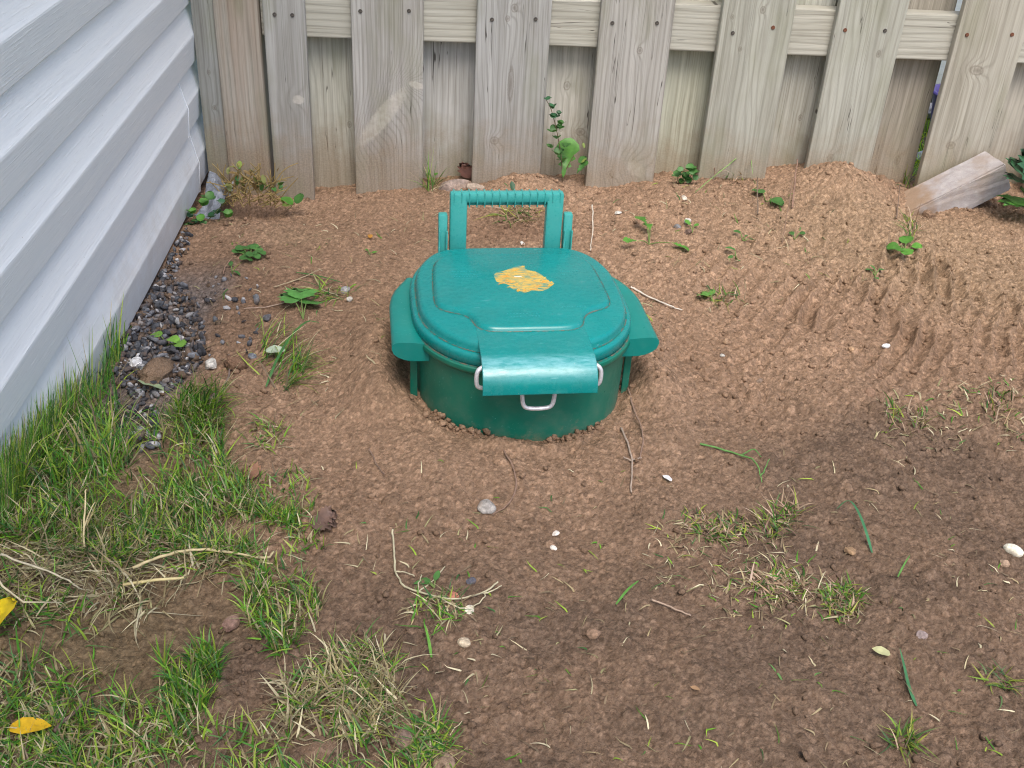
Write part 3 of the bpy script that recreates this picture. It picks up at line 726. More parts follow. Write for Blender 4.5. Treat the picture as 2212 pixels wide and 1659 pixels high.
lawn = [
    blades(*sample([(-260, 1250), (-20, 1030), (60, 960), (130, 880), (150, 960), (60, 1120), (-120, 1260)], 1900), (.05, .11), (.0016, .0032), .35, .15, 1.2, head=-.3, spread=1.4),
    blades(*sample([(-250, 1250), (0, 1030), (110, 900), (190, 740), (250, 745), (262, 850), (330, 960), (230, 1080), (0, 1180)], 1000, .5), (.03, .085), (.0016, .0032), .55, .22, 1.2, head=-.6, spread=1.3),
    blades(*sample([(-350, 1150), (200, 1040), (330, 900), (430, 850), (480, 930), (490, 1010), (560, 1090), (620, 1140), (560, 1200), (300, 1240), (-350, 1250)], 5000, .55), (.018, .05), GW, .55, .28, 1.0),
    blades(*sample([(-350, 1170), (330, 1150), (600, 1150), (560, 1210), (420, 1260), (330, 1320), (100, 1330), (-350, 1330)], 2100, .6), (.02, .06), GW, 1.0, .8, .9, .25),
    blades(*sample([(-350, 1330), (180, 1320), (235, 1450), (150, 1560), (200, 1750), (-350, 1850)], 2500, .5), (.015, .045), GW, .7, .38, 1.0, .2),
    blades(*sample([(100, 1560), (300, 1510), (480, 1570), (600, 1600), (760, 1640), (900, 1600), (960, 1700), (900, 1850), (100, 1850)], 2300, .5), (.015, .045), GW, .6, .35, 1.0, .15),
    blades(*sample([(430, 1070), (660, 1010), (700, 1180), (600, 1250), (450, 1200)], 420, .6), (.012, .03), GW, .6, .35, .8),
]
V, Q, T, C = join(lawn)
lawn_o = fast_obj('grass', V, Q, T, M_GRASS, C); tag(lawn_o, 'patchy green lawn grass along the house wall at lower left', 'grass', kind='stuff')
# long blades leaning on the siding
parts = [blades(*sample([(60, 960), (180, 760), (245, 730), (260, 800), (210, 940), (100, 1010)], 120), (.08, .15), (.002, .0036), .55, .1, 1.5, head=-1.1, spread=.7, K=8)]
V, Q, T, C = join(parts); tag(fast_obj('long_grass', V, Q, T, M_GRASS, C), 'long arching grass blades leaning against the white siding', 'grass', kind='stuff')
# dry clippings strewn over the soil
parts = [
    blades(*sample([(1380, 1000), (2400, 900), (2400, 1850), (1100, 1850), (1000, 1500), (1350, 1250)], 420, .6), (.004, .028), (.0008, .0024), 1.3, .75, .6, .7),
    blades(*sample([(1420, 1090), (1640, 1100), (1740, 1200), (1870, 1270), (1860, 1340), (1600, 1340), (1430, 1260)], 330, .6), (.006, .032), (.0009, .0024), 1.2, .8, .8, .55),
    blades(*sample([(1840, 850), (2260, 820), (2300, 980), (1880, 960)], 190, .6), (.012, .032), (.0014, .003), 1.0, .8, .8, .5),
    blades(*sample([(150, 1200), (420, 1190), (430, 1300), (300, 1330), (40, 1290)], 330, .6), (.03, .075), (.0014, .003), 1.2, .95, .7, .6),
    blades(*sample([(430, 560), (860, 540), (830, 860), (600, 980), (430, 760)], 110, .5), (.012, .035), (.0012, .0024), 1.25, .85, .6, .6),
    blades(*sample([(440, 470), (950, 440), (950, 560), (500, 560)], 60, .5), (.012, .03), (.0012, .0024), 1.2, .8, .6, .6),
    blades(*sample([(1240, 430), (1700, 410), (1900, 600), (1400, 700)], 150, .5), (.012, .04), (.0012, .0024), 1.1, .7, .7, .5),
    blades(*sample([(650, 1000), (1400, 1000), (1100, 1600), (800, 1500)], 120, .5), (.008, .025), (.0012, .0024), 1.2, .7, .6, .6)]
V, Q, T, C = join(parts); tag(fast_obj('straw_clippings', V, Q, T, M_STRAW, C*.8), 'dry straw clippings scattered over the brown soil', 'straw', kind='stuff')

def tuft(poly, n, L, straw, label, lean=.5, flat=.1, w=GW, bend=1.0, head=None, spread=pi):
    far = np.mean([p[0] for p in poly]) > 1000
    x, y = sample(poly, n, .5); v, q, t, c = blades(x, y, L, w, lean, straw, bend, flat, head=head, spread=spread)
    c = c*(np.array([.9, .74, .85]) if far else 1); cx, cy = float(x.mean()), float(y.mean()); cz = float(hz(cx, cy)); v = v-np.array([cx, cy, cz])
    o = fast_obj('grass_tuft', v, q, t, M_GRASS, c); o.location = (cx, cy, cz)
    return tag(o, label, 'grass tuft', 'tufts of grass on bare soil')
def blob(cx, cy, rx, ry, k=9): return [(cx+rx*cos(2*pi*i/k)*random.uniform(.75, 1.15), cy+ry*sin(2*pi*i/k)*random.uniform(.75, 1.15)) for i in range(k)]
tuft([(520, 1220), (630, 1200), (700, 1290), (690, 1390), (600, 1420), (530, 1340)], 600, (.015, .04), .35, 'broad mixed green tuft right of the straw and below the long dry stalk')
tuft([(345, 1420), (465, 1400), (480, 1480), (440, 1560), (370, 1550)], 420, (.018, .042), .12, 'dense bright green tuft on bare soil near the bottom left', .35)
tuft([(610, 1470), (790, 1380), (860, 1430), (870, 1540), (760, 1640), (620, 1610)], 1000, (.02, .045), .72, 'large straw coloured tuft at the bottom, biggest of the mixed tufts', .7, .2)
tuft(blob(925, 1590, 50, 45), 160, (.015, .04), .25, 'small sparse tuft just right of the large straw tuft at the bottom', .8)
tuft(blob(940, 1330, 65, 45), 130, (.012, .035), .5, 'thin flattened tuft below the branched dry stem', 1.1, .3)
tuft(blob(430, 880, 55, 60), 330, (.035, .075), .15, 'long leaning green tuft beside the dark stone below the gravel', .6, .05, head=2.2, spread=.6)
tuft(blob(600, 780, 65, 60), 170, (.03, .085), .2, 'loose tuft of long blades between the gravel and the bin', .9, .1, head=1.2, spread=.9)
tuft(blob(580, 940, 45, 35), 90, (.012, .035), .4, 'faint yellowish tuft on soil left of the bin front', .8)
tuft(blob(615, 1130, 35, 25), 120, (.01, .03), .15, 'low mossy tuft next to the curled brown bark')
tuft(blob(1555, 1130, 90, 40), 260, (.008, .028), .55, 'matted tuft nearest the bin on the right soil', 1.15, .45)
tuft(blob(1690, 1130, 50, 50), 120, (.015, .04), .45, 'upright thin tuft behind the long curved green blade', .8, .2)
tuft(blob(1680, 1265, 70, 40), 230, (.012, .032), .7, 'pale flattened tuft in the middle of the right soil', 1.1, .3)
tuft(blob(1820, 1290, 50, 40), 200, (.01, .03), .35, 'dark green short tuft, rightmost of the matted tufts', .9, .2)
tuft(blob(1950, 910, 60, 35), 80, (.015, .04), .6, 'sparse dry tuft on the soil edge at right', .7)
tuft(blob(2160, 890, 40, 40), 70, (.015, .04), .55, 'dry tuft by the right edge of the picture', .6)
tuft(blob(1955, 1590, 30, 30), 60, (.015, .035), .1, 'small green sprig tuft in the darker soil at bottom right', .8)
tuft(blob(2150, 1480, 35, 35), 30, (.015, .03), .1, 'few green blades on darker soil near the right edge', .9)
tuft(blob(1580, 400, 40, 22), 120, (.03, .07), .6, 'wispy half dry tuft standing by the fence right of centre', .9, .2)
tuft(blob(930, 395, 14, 12), 40, (.04, .10), .4, 'thin spray of dark blades against the fence left of the handle', .7)
tuft(blob(1130, 470, 45, 22), 110, (.03, .07), .6, 'dry tuft seen through the handle of the bin', 1.2, .4)
tuft(blob(1565, 635, 45, 14), 45, (.02, .05), .35, 'flattened green tuft on soil right of the lid', 1.25, .5)
tuft(blob(720, 630, 45, 18), 70, (.02, .05), .35, 'flattened tuft on soil left of the lid', 1.2, .4)
tuft(blob(1960, 520, 18, 25), 50, (.03, .06), .35, 'hanging wisp of blades below the concrete block', 1.1, .3, head=.3, spread=.5)
tuft(blob(1955, 405, 18, 14), 26, (.03, .07), .1, 'thin green blades at the left end of the concrete block', .6)
# grass of the neighbouring yard beyond the fence, sunlight painted into its colour
x = rng.uniform(.9, 1.75, 2600); y = rng.uniform(2.18, 2.62, 2600); v, q, t, c = blades(x, y, (.02, .05), GW, .5, .1)
tag(fast_obj('neighbour_grass', v, q, t, M_GRASS, np.clip(c*np.array([4.5, 3.2, .6]), 0, .75)), 'bright yellow green grass seen through the fence gap', 'grass', kind='stuff')

# ------------------------------------------------------------------ stones and clods
def stone_mesh(r, seed, sub=2, rough=.28, flat=(1, .8, .65), facets=True):
    bm = bmesh.new(); bmesh.ops.create_icosphere(bm, subdivisions=sub, radius=1.0); rs = np.random.default_rng(seed)
    dirs = rs.normal(size=(11, 3)); dirs /= np.linalg.norm(dirs, axis=1)[:, None]; cut = rs.uniform(.62, .95, 11)
    off = rs.uniform(0, 50, 3)
    for v in bm.verts:
        p = np.array(v.co)
        if facets:
            for d, c_ in zip(dirs, cut):
                e = p@d
                if e > c_: p = p-d*(e-c_)*.85
        p = p*(1+rough*(rs.random()-.5)*(.35 if facets else 1))
        v.co = Vector(p*np.array(flat)*r)
    me = [v.co[:] for v in bm.verts]; F = [[v.index for v in f.verts] for f in bm.faces]; bm.free(); return me, F
def stone(name, px, py, r, col, label, cat, flat=(1, .8, .6), rough=.3, sub=2, sink=.3, group=None, smooth=False, facets=True, rz=None):
    r = r*(.8 if name == 'stone' else .85); p = P3(px, py); V, F = stone_mesh(r, int(px*7+py), sub, rough, flat, facets)
    o = mesh_obj(name, V, F, M_STONE if name != 'soil_clod' else M_SOIL, None, smooth, [col]*len(V), (p.x, p.y, p.z+r*flat[2]*(1-2*sink)))
    o.rotation_euler = (random.uniform(-.2, .2), random.uniform(-.2, .2), random.uniform(0, 6) if rz is None else rz)
    return tag(o, label, cat, group)
WH = (.50, .48, .44); GRY = (.30, .29, .29); BRN = (.24, .15, .10); DRK = (.075, .077, .085)
stone('stone', 1052, 1103, .016, (.30, .28, .26), 'round grey stone on the soil in front of the bin', 'stone', (1.1, .9, .6), .15, 3)
stone('stone', 456, 790, .018, WH, 'chalky white rock between the gravel and the soil', 'stone', (1.1, .8, .65), .35)
stone('stone', 296, 790, .015, (.66, .66, .67), 'white rock lying in the dark gravel', 'stone', (1, .9, .8), .25)
stone('soil_clod', 343, 822, .030, (.23, .165, .115), 'large brown lump of soil at the edge of the gravel', 'clod', (1.1, .8, .75), .5, 3, .2, None, True, False)
stone('soil_clod', 512, 795, .018, (.22, .14, .095), 'brown clod of soil right of the chalky rock', 'clod', (1.1, .9, .75), .5, 3, .2, None, True, False)
stone('stone', 465, 873, .016, (.17, .125, .105), 'dark brown stone beside a bent twig below the gravel', 'stone', (1.2, .8, .7), .2)
stone('stone', 555, 656, .012, (.17, .18, .20), 'slate grey chip standing on the soil left of the lid', 'stone', (.6, .9, 1.2), .1)
stone('stone', 577, 690, .012, (.10, .10, .11), 'dark chip behind a green leaf left of the bin', 'stone', (1.1, .8, .6), .2)
stone('stone', 545, 772, .010, (.14, .15, .17), 'small blue grey pebble in the loose grass left of the bin', 'stone')
stone('stone', 745, 627, .013, GRY, 'small grey stone pushed into the soil left of the lid', 'stone')
stone('stone', 755, 648, .009, (.5, .47, .42), 'pale pebble right below a small grey stone', 'stone')
stone('stone', 980, 408, .040, (.30, .235, .20), 'flat tan stone at the foot of the fence behind the handle', 'stone', (1.2, .6, .45), .15, 3, .35, rz=.2)
stone('stone', 1028, 410, .022, (.36, .29, .23), 'light tan stone behind the left handle post', 'stone', (1.2, .7, .5), .2, 2, .3, rz=.1)
stone('stone', 825, 405, .016, (.24, .19, .17), 'brown pebble against the foot of the fence on the left', 'stone', (1, .8, .9), .2)
stone('stone', 1484, 482, .012, WH, 'white crumbly pebble in the weeds right of the handle', 'stone')
stone('stone', 1462, 492, .011, (.2, .2, .21), 'grey pebble left of the white crumbly pebble', 'stone')
stone('stone', 1486, 503, .012, (.15, .10, .08), 'dark brown pebble below the white crumbly pebble', 'stone')
stone('stone', 1478, 430, .010, (.55, .5, .43), 'pale flake on the soil close to the fence', 'stone', (1.3, .8, .4))
stone('stone', 1335, 463, .009, WH, 'white flake right of the hinge ear', 'stone', (1.2, .8, .5))
stone('stone', 1128, 528, .009, (.66, .64, .6), 'white pebble just behind the back edge of the lid', 'stone')
stone('stone', 1914, 749, .009, (.75, .75, .76), 'bright white chip alone on the raked soil', 'stone', (1.2, .8, .5))
stone('stone', 1838, 757, .008, (.34, .22, .13), 'rounded orange brown pebble left of the bright white chip', 'stone', (1, .9, .8), .1, 3, smooth=True)
stone('stone', 1567, 742, .008, (.36, .24, .15), 'small tan pebble on soil right of the side grip', 'stone', (1, .9, .8), .1, 3, smooth=True)
stone('stone', 1561, 768, .006, WH, 'tiny white pebble below the tan pebble', 'stone')
stone('stone', 2186, 1196, .013, (.74, .70, .58), 'smooth cream pebble at the right edge', 'stone', (1.15, .8, .7), .06, 3, .25, smooth=True, facets=False)
stone('stone', 1880, 850, .012, (.24, .15, .10), 'reddish brown stone half sunk in the right soil', 'stone', (1.2, .8, .5), .2, 3)
stone('stone', 1640, 825, .008, (.22, .16, .12), 'brown pebble in the middle of the right soil', 'stone')
stone('stone', 2005, 470, .018, (.20, .13, .085), 'brown lump lying under the concrete block', 'stone', (1, .9, .8), .3, 3)
stone('stone', 1003, 1390, .010, (.46, .38, .28), 'flat tan pebble near the bottom beside tuft shreds', 'stone', (1, .9, .6), .1)
stone('stone', 1282, 1372, .011, (.22, .145, .10), 'brown pebble at lower middle soil', 'stone', (1, .9, .7), .15)
stone('stone', 1015, 1318, .008, (.6, .55, .45), 'pale chip beside the branched dry stem', 'stone', (1.2, .9, .4))
stone('stone', 979, 1292, .009, (.36, .15, .10), 'pinkish red pebble under the branched dry stem', 'stone', (1, .9, .7), .12)
stone('stone', 1018, 1258, .008, (.09, .09, .11), 'dark blue grey pebble above the branched dry stem', 'stone', (1.2, .8, .7), .12)
stone('stone', 1200, 1155, .007, (.66, .6, .54), 'small pinkish white chip in front of the bin', 'stone', (1, .8, .5))
stone('stone', 1195, 1185, .006, (.70, .66, .60), 'tiny white chip beside two green blades', 'stone', (1, .8, .5))
stone('stone', 2168, 1220, .010, (.34, .24, .17), 'tan pebble below the cream pebble', 'stone')
stone('stone', 1990, 1375, .010, (.25, .2, .19), 'dull grey pebble in the dark soil at lower right', 'stone')
stone('stone', 870, 1605, .016, (.20, .14, .11), 'brown stone among the straw at the bottom', 'stone', (1, .9, .7), .25, 3)
stone('stone', 960, 1655, .016, (.24, .17, .12), 'brown stone at the very bottom edge', 'stone', (1.2, .9, .6), .25, 3)
stone('stone', 1835, 1195, .010, (.26, .17, .10), 'tan stone right of the curved green blade', 'stone', (1, .9, .6), .2)
stone('stone', 500, 1355, .013, (.24, .15, .12), 'brown lump beside the broad mixed tuft', 'stone', (1.1, .8, .7), .3, 3)
# crushed gravel along the wall
def rocks(poly, n, r0, r1, cols, seed):
    x, y = sample(poly, n); parts = []; base = [stone_mesh(1, seed+k, 1, 1.3, (1, .78, .62)) for k in range(14)]
    Vs, Ts, Cs = [], [], []; off = 0
    for k in range(n):
        bv, bf = base[k % 14]; bv = np.array(bv); r = rng.uniform(r0, r1)*(.75+.5*rng.random())
        a, b, c_ = rng.uniform(0, 6.28, 3)
        R = np.array((Matrix.Rotation(a, 3, 'Z') @ Matrix.Rotation(b, 3, 'X') @ Matrix.Rotation(c_, 3, 'Y'))); bv = bv*np.array([1, rng.uniform(.5, 1), rng.uniform(.4, .9)])
        Vs.append(bv@R.T*r+np.array([max(x[k], XS+.008), y[k], hz(x[k], y[k])+r*rng.uniform(.1, .8)])); Ts.append(np.array(bf)+off); off += len(bv)
        cc = np.array(cols[rng.integers(0, len(cols))])*rng.uniform(.75, 1.25); Cs.append(np.repeat(cc[None], len(bv), 0))
    return np.vstack(Vs), np.vstack(Ts), np.vstack(Cs)
gcols = [(.065, .07, .08), (.085, .09, .10), (.11, .115, .13), (.15, .155, .17), (.24, .24, .25), (.05, .052, .06), (.4, .4, .41), (.045, .047, .055), (.10, .072, .052), (.13, .09, .062), (.15, .11, .085), (.05, .052, .06), (.09, .09, .1)]
gp = [rocks([(330, 565), (400, 590), (440, 700), (440, 780), (360, 830), (300, 850), (240, 780), (235, 700)], 950, .0035, .0105, gcols, 300),
      rocks([(395, 470), (420, 500), (380, 570), (330, 580)], 90, .004, .008, gcols, 320),
      rocks([(240, 740), (330, 860), (360, 960), (300, 1000), (230, 900)], 90, .005, .010, gcols, 340),
      rocks([(420, 580), (560, 600), (560, 760), (440, 820)], 45, .004, .008, gcols, 360)]
V = np.vstack([g[0] for g in gp]); C = np.vstack([g[2] for g in gp]); T = []; n0 = 0
for g in gp: T.append(g[1]+n0); n0 += len(g[0])
tag(fast_obj('gravel', V, np.zeros((0, 4), int), np.vstack(T), M_STONE, C), 'dark crushed gravel heaped along the foot of the siding', 'gravel', kind='stuff')
# loose crumbs of soil lying on the surface
def crumbs():
    n = 7000; x = rng.uniform(-.6, 1.34, n); y = rng.uniform(.44, 2.06, n); u, v = bin_uv(x, y)
    d = ((np.abs(u)/.152)**2.6+(np.abs(v-.1)/.168)**2.6)**(1/2.6)
    j = np.clip(((x+.62)/ST).astype(int), 0, nx-1); i = np.clip(((y-.42)/ST).astype(int), 0, ny-1)
    keep = (d > 1.02) & (x > XS+.01) & (rng.random(n) < coarse_m[i, j]*1.05); x, y = x[keep], y[keep]; n = len(x)
    # soil heaped and crumbled against the tub
    k = 800; ia = rng.integers(0, len(LIDO), k); L_ = np.array(LIDO)[ia]; rad = 1.0+np.abs(rng.normal(.015, .055, k)); uu_ = L_[:, 0]*rad; vv_ = .1+(L_[:, 1]-.1)*rad
    clump = vnoise(uu_, vv_, 32, 41) > .42; uu_, vv_ = uu_[clump], vv_[clump]
    x = np.concatenate([x, BO[0]+uu_*cos(BTH)-vv_*sin(BTH)]); y = np.concatenate([y, BO[1]+uu_*sin(BTH)+vv_*cos(BTH)]); big = np.arange(len(x)) >= n; n = len(x)
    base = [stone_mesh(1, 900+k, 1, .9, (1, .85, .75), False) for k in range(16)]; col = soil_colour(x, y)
    Vs, Ts, Cs = [], [], []; off = 0
    for k in range(n):
        bv, bf = base[k % 16]; bv = np.array(bv); r = (.0014+.0055*rng.random()**3) if big[k] else (.0016+.0042*rng.random()**3); a, b = rng.uniform(0, 6.28, 2)
        R = np.array((Matrix.Rotation(a, 3, 'Z') @ Matrix.Rotation(b, 3, 'X')))
        Vs.append(bv@R.T*r+np.array([x[k], y[k], hz(x[k], y[k])+r*.45])); Ts.append(np.array(bf)+off); off += len(bv); Cs.append(np.repeat((col[k]*rng.uniform(.8, 1.2))[None], len(bv), 0))
    tag(fast_obj('soil_crumbs', np.vstack(Vs), np.zeros((0, 4), int), np.vstack(Ts), M_SOIL, np.vstack(Cs), True), 'loose crumbs of brown soil over the bare yard', 'soil', kind='stuff')
crumbs()

# ------------------------------------------------------------------ concrete block leaning on the fence
def brick():
    L, Dp, Hh = .30, .078, .064
    bm = bmesh.new(); bmesh.ops.create_cube(bm, size=1)
    for v in bm.verts: v.co = Vector((v.co.x*L, v.co.y*Dp, v.co.z*Hh))
    bmesh.ops.bevel(bm, geom=bm.edges[:], offset=.003, segments=2, affect='EDGES')
    bmesh.ops.subdivide_edges(bm, edges=[e for e in bm.edges if e.calc_length() > .03], cuts=6, use_grid_fill=True)
    for v in bm.verts: v.co += Vector((random.gauss(0, .0004), random.gauss(0, .0004), random.gauss(0, .0004)))
    V = [v.co[:] for v in bm.verts]; F = [[v.index for v in f.verts] for f in bm.faces]; bm.free()
    o = mesh_obj('concrete_block', V, F, M_BLOCK)
    a = radians(29); top_right_front = Vector((1.126, 1.998, .139))
    R = Matrix.Rotation(radians(6), 3, 'Z') @ Matrix.Rotation(-a, 3, 'Y')
    o.rotation_euler = R.to_euler(); o.location = top_right_front-R @ Vector((L/2, -Dp/2, Hh/2))
    tag(o, 'pale grey concrete block tilted against the fence, soil on its lower end', 'concrete block')
def mat_block():
    n = NT('concrete_block'); o = n.obj(); g = n.noise(o, 60, 5, .65); f = n.noise(o, 500, 3, .7)
    c = n.ramp(g, [(.3, (.33, .30, .30)), (.55, (.41, .385, .385)), (.75, (.49, .46, .455))])
    c = n.mix(n.rng(f, .5, .75, 0, .4), c, (.27, .25, .24))
    sp = n.n('SeparateXYZ'); n.set(sp.inputs[0], o); d = n.math('ADD', sp.outputs[0], n.math('MULTIPLY', n.math('SUBTRACT', n.noise(o, 22, 4), .5), .16))
    d = n.math('SUBTRACT', d, n.math('MULTIPLY', sp.outputs[1], .5))
    c = n.mix(n.rng(d, -.02, .03, .9, 0), c, n.mix(f, (.2, .13, .08), (.36, .25, .16)))
    c = n.mix(n.rng(n.noise(o, 14, 4), .54, .68, 0, .5), c, (.30, .23, .17)); n.bump(n.math('ADD', g, f), .5, .002)
    return n.out(c, .92, .15)
M_BLOCK = mat_block(); brick()

# ------------------------------------------------------------------ twigs and stalks
def twig(name, pts, r, col, label, cat='twig', lift=.004, taper=.5, mat=None, branches=(), sub=2):
    """pts are photo positions (px, py[, height above soil])"""
    def path(ps): return smooth_path([P3(p[0], p[1], lift+(p[2] if len(p) > 2 else 0)) for p in ps], sub)
    m = MB(); pp = path(pts); o0 = pp[0].copy()
    def wob(pp, rr):
        pp = [p-o0 for p in pp]; n = len(pp); m.tube([p+Vector((random.gauss(0, .0005), random.gauss(0, .0005), 0)) for p in pp], [rr*(1-taper*i/(n-1))*random.uniform(.85, 1.15) for i in range(n)], 6, col)
    wob(pp, r)
    for b in branches: wob(path(b), r*.7)
    o = m.build(name, mat or M_STEM, None, True, o0); return tag(o, label, cat)
TW = (.26, .19, .14); PALE = (.52, .46, .38); STRW = (.50, .42, .24)
twig('twig', [(1048, 935), (1085, 975), (1112, 1020), (1116, 1060), (1100, 1095), (1062, 1118)], 0.0015, (.23, .15, .11), 'long thin brown twig curving from the bin front to the round grey stone')
twig('twig', [(1352, 822), (1365, 880), (1383, 920), (1390, 960), (1380, 995)], 0.0016, (.24, .16, .12), 'curved brown twig leaning by the right of the tub')
twig('twig', [(1341, 930), (1358, 965), (1366, 1010), (1362, 1068)], 0.0018, (.33, .26, .21), 'grey forked twig on the soil right of the bin front', branches=[[(1366, 1000), (1345, 993)], [(1360, 1000), (1385, 992)]])
twig('stalk', [(1277, 462, .015), (1281, 500, .012), (1275, 545, .0)], 0.0015, (.56, .5, .42), 'pale stalk standing right behind the lid near the hinge ear', 'stalk')
twig('stalk', [(1362, 628), (1395, 645), (1430, 660), (1456, 672)], 0.0018, (.58, .53, .46), 'pale dry stalk lying right of the lid', 'stalk', taper=.3, branches=[[(1448, 668), (1474, 674)]])
twig('stalk', [(290, 1248, .01), (360, 1222, .012), (420, 1212, .012), (500, 1215, .01), (575, 1220, .004), (595, 1205, .006)], 0.0020, STRW, 'long dry stalk reaching from the lawn onto the soil', 'stalk', taper=.4, branches=[[(560, 1219), (590, 1224)]])
twig('stalk', [(268, 1282, .012), (340, 1279, .012), (402, 1274, .012)], 0.0017, (.56, .47, .24), 'short straight yellow straw lying below the long dry stalk', 'stalk', taper=.1, sub=0)
twig('stalk', [(188, 1205, .01), (188, 1170, .02), (200, 1125, .04)], 0.0015, STRW, 'bent upright straw in the left lawn', 'stalk', branches=[[(188, 1172, .02), (212, 1130, .03)]])
twig('stalk', [(-20, 1250, .02), (20, 1320, .03), (60, 1340, .02), (140, 1325, .01)], 0.0015, (.48, .42, .28), 'kinked pale straw at the left edge', 'stalk', sub=0)
twig('stalk', [(0, 1230, .02), (60, 1255, .02), (140, 1280, .015), (180, 1290, .01)], 0.0015, (.46, .41, .30), 'long pale straw crossing the left lawn', 'stalk')
twig('dry_stem', [(848, 1155, .004), (852, 1190), (852, 1235), (868, 1268), (905, 1285), (960, 1300), (1010, 1298), (1058, 1280), (1075, 1262)], 0.0013, (.44, .40, .27), 'branched pale dry stem curving over the soil at lower middle', 'dry stem', taper=.3,
     branches=[[(905, 1283), (935, 1262), (948, 1248), (960, 1230)], [(950, 1298), (985, 1316), (1010, 1322), (1040, 1310), (1048, 1292)], [(903, 1282), (905, 1262), (912, 1245)], [(1040, 1288), (1060, 1285), (1082, 1270)], [(855, 1240), (880, 1242), (896, 1250)]])
twig('green_stalk', [(1512, 963), (1560, 980), (1605, 990), (1632, 1008, .006), (1645, 1045)], 0.0016, (.10, .22, .06), 'green grass stalk lying on soil right of the bin', 'stalk', branches=[[(1600, 989), (1625, 985, .01), (1640, 1002, .008)], [(1644, 1030), (1660, 1005, .006)]])
twig('twig', [(1405, 1300), (1440, 1315), (1492, 1335)], 0.0013, (.34, .25, .19), 'thin straight twig on the soil at lower centre right', taper=.4)
twig('twig', [(500, 795, .003), (490, 830), (465, 862)], 0.0016, (.17, .13, .11), 'dark bent twig beside the dark brown stone')
twig('twig', [(122, 1600, .01), (160, 1560, .008), (205, 1515, .006)], 0.0020, (.15, .10, .08), 'dark twig lying in the lawn at bottom left')
twig('twig', [(618, 654), (580, 668), (528, 672)], 0.0012, (.36, .27, .21), 'thin pale twig left of the bin beside a green leaf')
twig('twig', [(592, 626), (650, 606), (692, 588)], 0.0012, (.38, .31, .2), 'fine straw coloured twig above the flattened tuft left of the lid')
twig('twig', [(484, 600), (486, 580), (500, 565)], 0.0012, (.28, .18, .13), 'short reddish twig on dark soil near the gravel')
twig('twig', [(797, 975), (812, 1005), (830, 1030)], 0.0011, (.22, .15, .11), 'thin brown twig on the sandy soil left of the tub')
twig('twig', [(1690, 525, .0), (1696, 485, .03), (1703, 440, .07)], 0.0012, (.20, .13, .09), 'upright bare twig stuck in soil before the right mound')
twig('twig', [(1536, 350, .05), (1540, 378, .025), (1543, 404, 0)], 0.0012, (.17, .10, .07), 'dark bare stem against the fence right of the clover')
twig('twig', [(1636, 465, .0), (1632, 440, .02), (1630, 418, .03)], .002, (.15, .11, .08), 'short dark stump of a stem before the fence')
twig('twig', [(1712, 445, .0), (1712, 420, .02), (1712, 398, .045)], .002, (.24, .15, .11), 'dry stem standing at the left of the right mound')
twig('twig', [(1935, 475, 0), (1937, 450, .01), (1936, 430, .03)], 0.0015, (.16, .11, .08), 'dark stem at the left end of the block')
twig('green_stalk', [(1610, 375, .05), (1560, 395, .03), (1500, 420, .0)], 0.0013, (.20, .32, .10), 'green stalk slanting against the fence', 'stalk', branches=[[(1612, 374, .05), (1622, 400, .02)]])

# ------------------------------------------------------------------ leaves and weeds
def leaf_shape(kind):
    if kind == 'round': return [(.0, 0), (.3, .1), (.46, .3), (.5, .55), (.38, .82), (.16, .97), (0, .92)]
    if kind == 'oval': return [(0, 0), (.16, .12), (.25, .35), (.26, .6), (.17, .82), (0, 1)]
    if kind == 'dandelion': return [(0, 0), (.05, .1), (.06, .25), (.17, .3), (.1, .4), (.24, .5), (.17, .58), (.30, .72), (.26, .85), (.12, .96), (0, 1)]
    if kind == 'lobed': return [(0, 0), (.22, .02), (.52, .16), (.44, .26), (.66, .42), (.46, .46), (.58, .68), (.34, .66), (.28, .9), (.12, .84), (0, 1)]
    return [(0, 0), (.3, .3), (0, 1)]
def leaf_geo(kind, L, base, yaw, pitch, roll=0.0, curl=.25, fold=.2):
    sh = leaf_shape(kind); R = Matrix.Rotation(yaw, 3, 'Z') @ Matrix.Rotation(pitch, 3, 'X') @ Matrix.Rotation(roll, 3, 'Y')
    V = []; F = []; n = len(sh)
    def pt(x, y): return Vector(base)+R @ Vector((x*L, y*L, abs(x)*fold*L-curl*L*y*y+.03*L*sin(9*y+7*x)))
    for (x, y) in sh: V.append(pt(0, y))
    for s in (-1, 1):
        o = len(V)
        for (x, y) in sh: V.append(pt(s*x*.55, y))
        for (x, y) in sh: V.append(pt(s*x, y))
        for i in range(n-1):
            a = (i, o+i, o+i+1, i+1); b = (o+i, o+n+i, o+n+i+1, o+i+1)
            F += [a if s > 0 else a[::-1], b if s > 0 else b[::-1]]
    return V, F
LG = (.065, .175, .042); LD = (.035, .115, .05); LY = (.20, .27, .06); LB = (.085, .24, .035)
def weed(label, px, py, leaves, stems=(), stemcol=(.14, .2, .06), cat='weed', name='weed', r=.0012, group=None):
    """leaves: (px, py, height, kind, L, yaw, pitch, colour); stems: lists of (px, py, height)"""
    base = P3(px, py); root = empty(name, base); tag(root, label, cat, group)
    if stems:
        m = MB()
        for st in stems: 
            pp = smooth_path([P3(a, b)+Vector((0, 0, c))-base for a, b, c in st], 2); m.tube(pp, [r*(1-.4*i/len(pp)) for i in range(len(pp))], 5, stemcol)
        m.build('stem', M_STEM, root, True)
    for (a, b, h, kind, L, yaw, pit, col) in leaves:
        p = P3(a, b)+Vector((0, 0, h))-base; c = tuple(np.array(col)*random.uniform(.8, 1.2))
        V, F = leaf_geo(kind, L, (0, 0, 0), yaw, pit, random.uniform(-.3, .3), random.uniform(.05, .4), random.uniform(.05, .3))
        mesh_obj('leaf', V, F, M_LEAF, root, True, [c]*len(V), p)
    return root
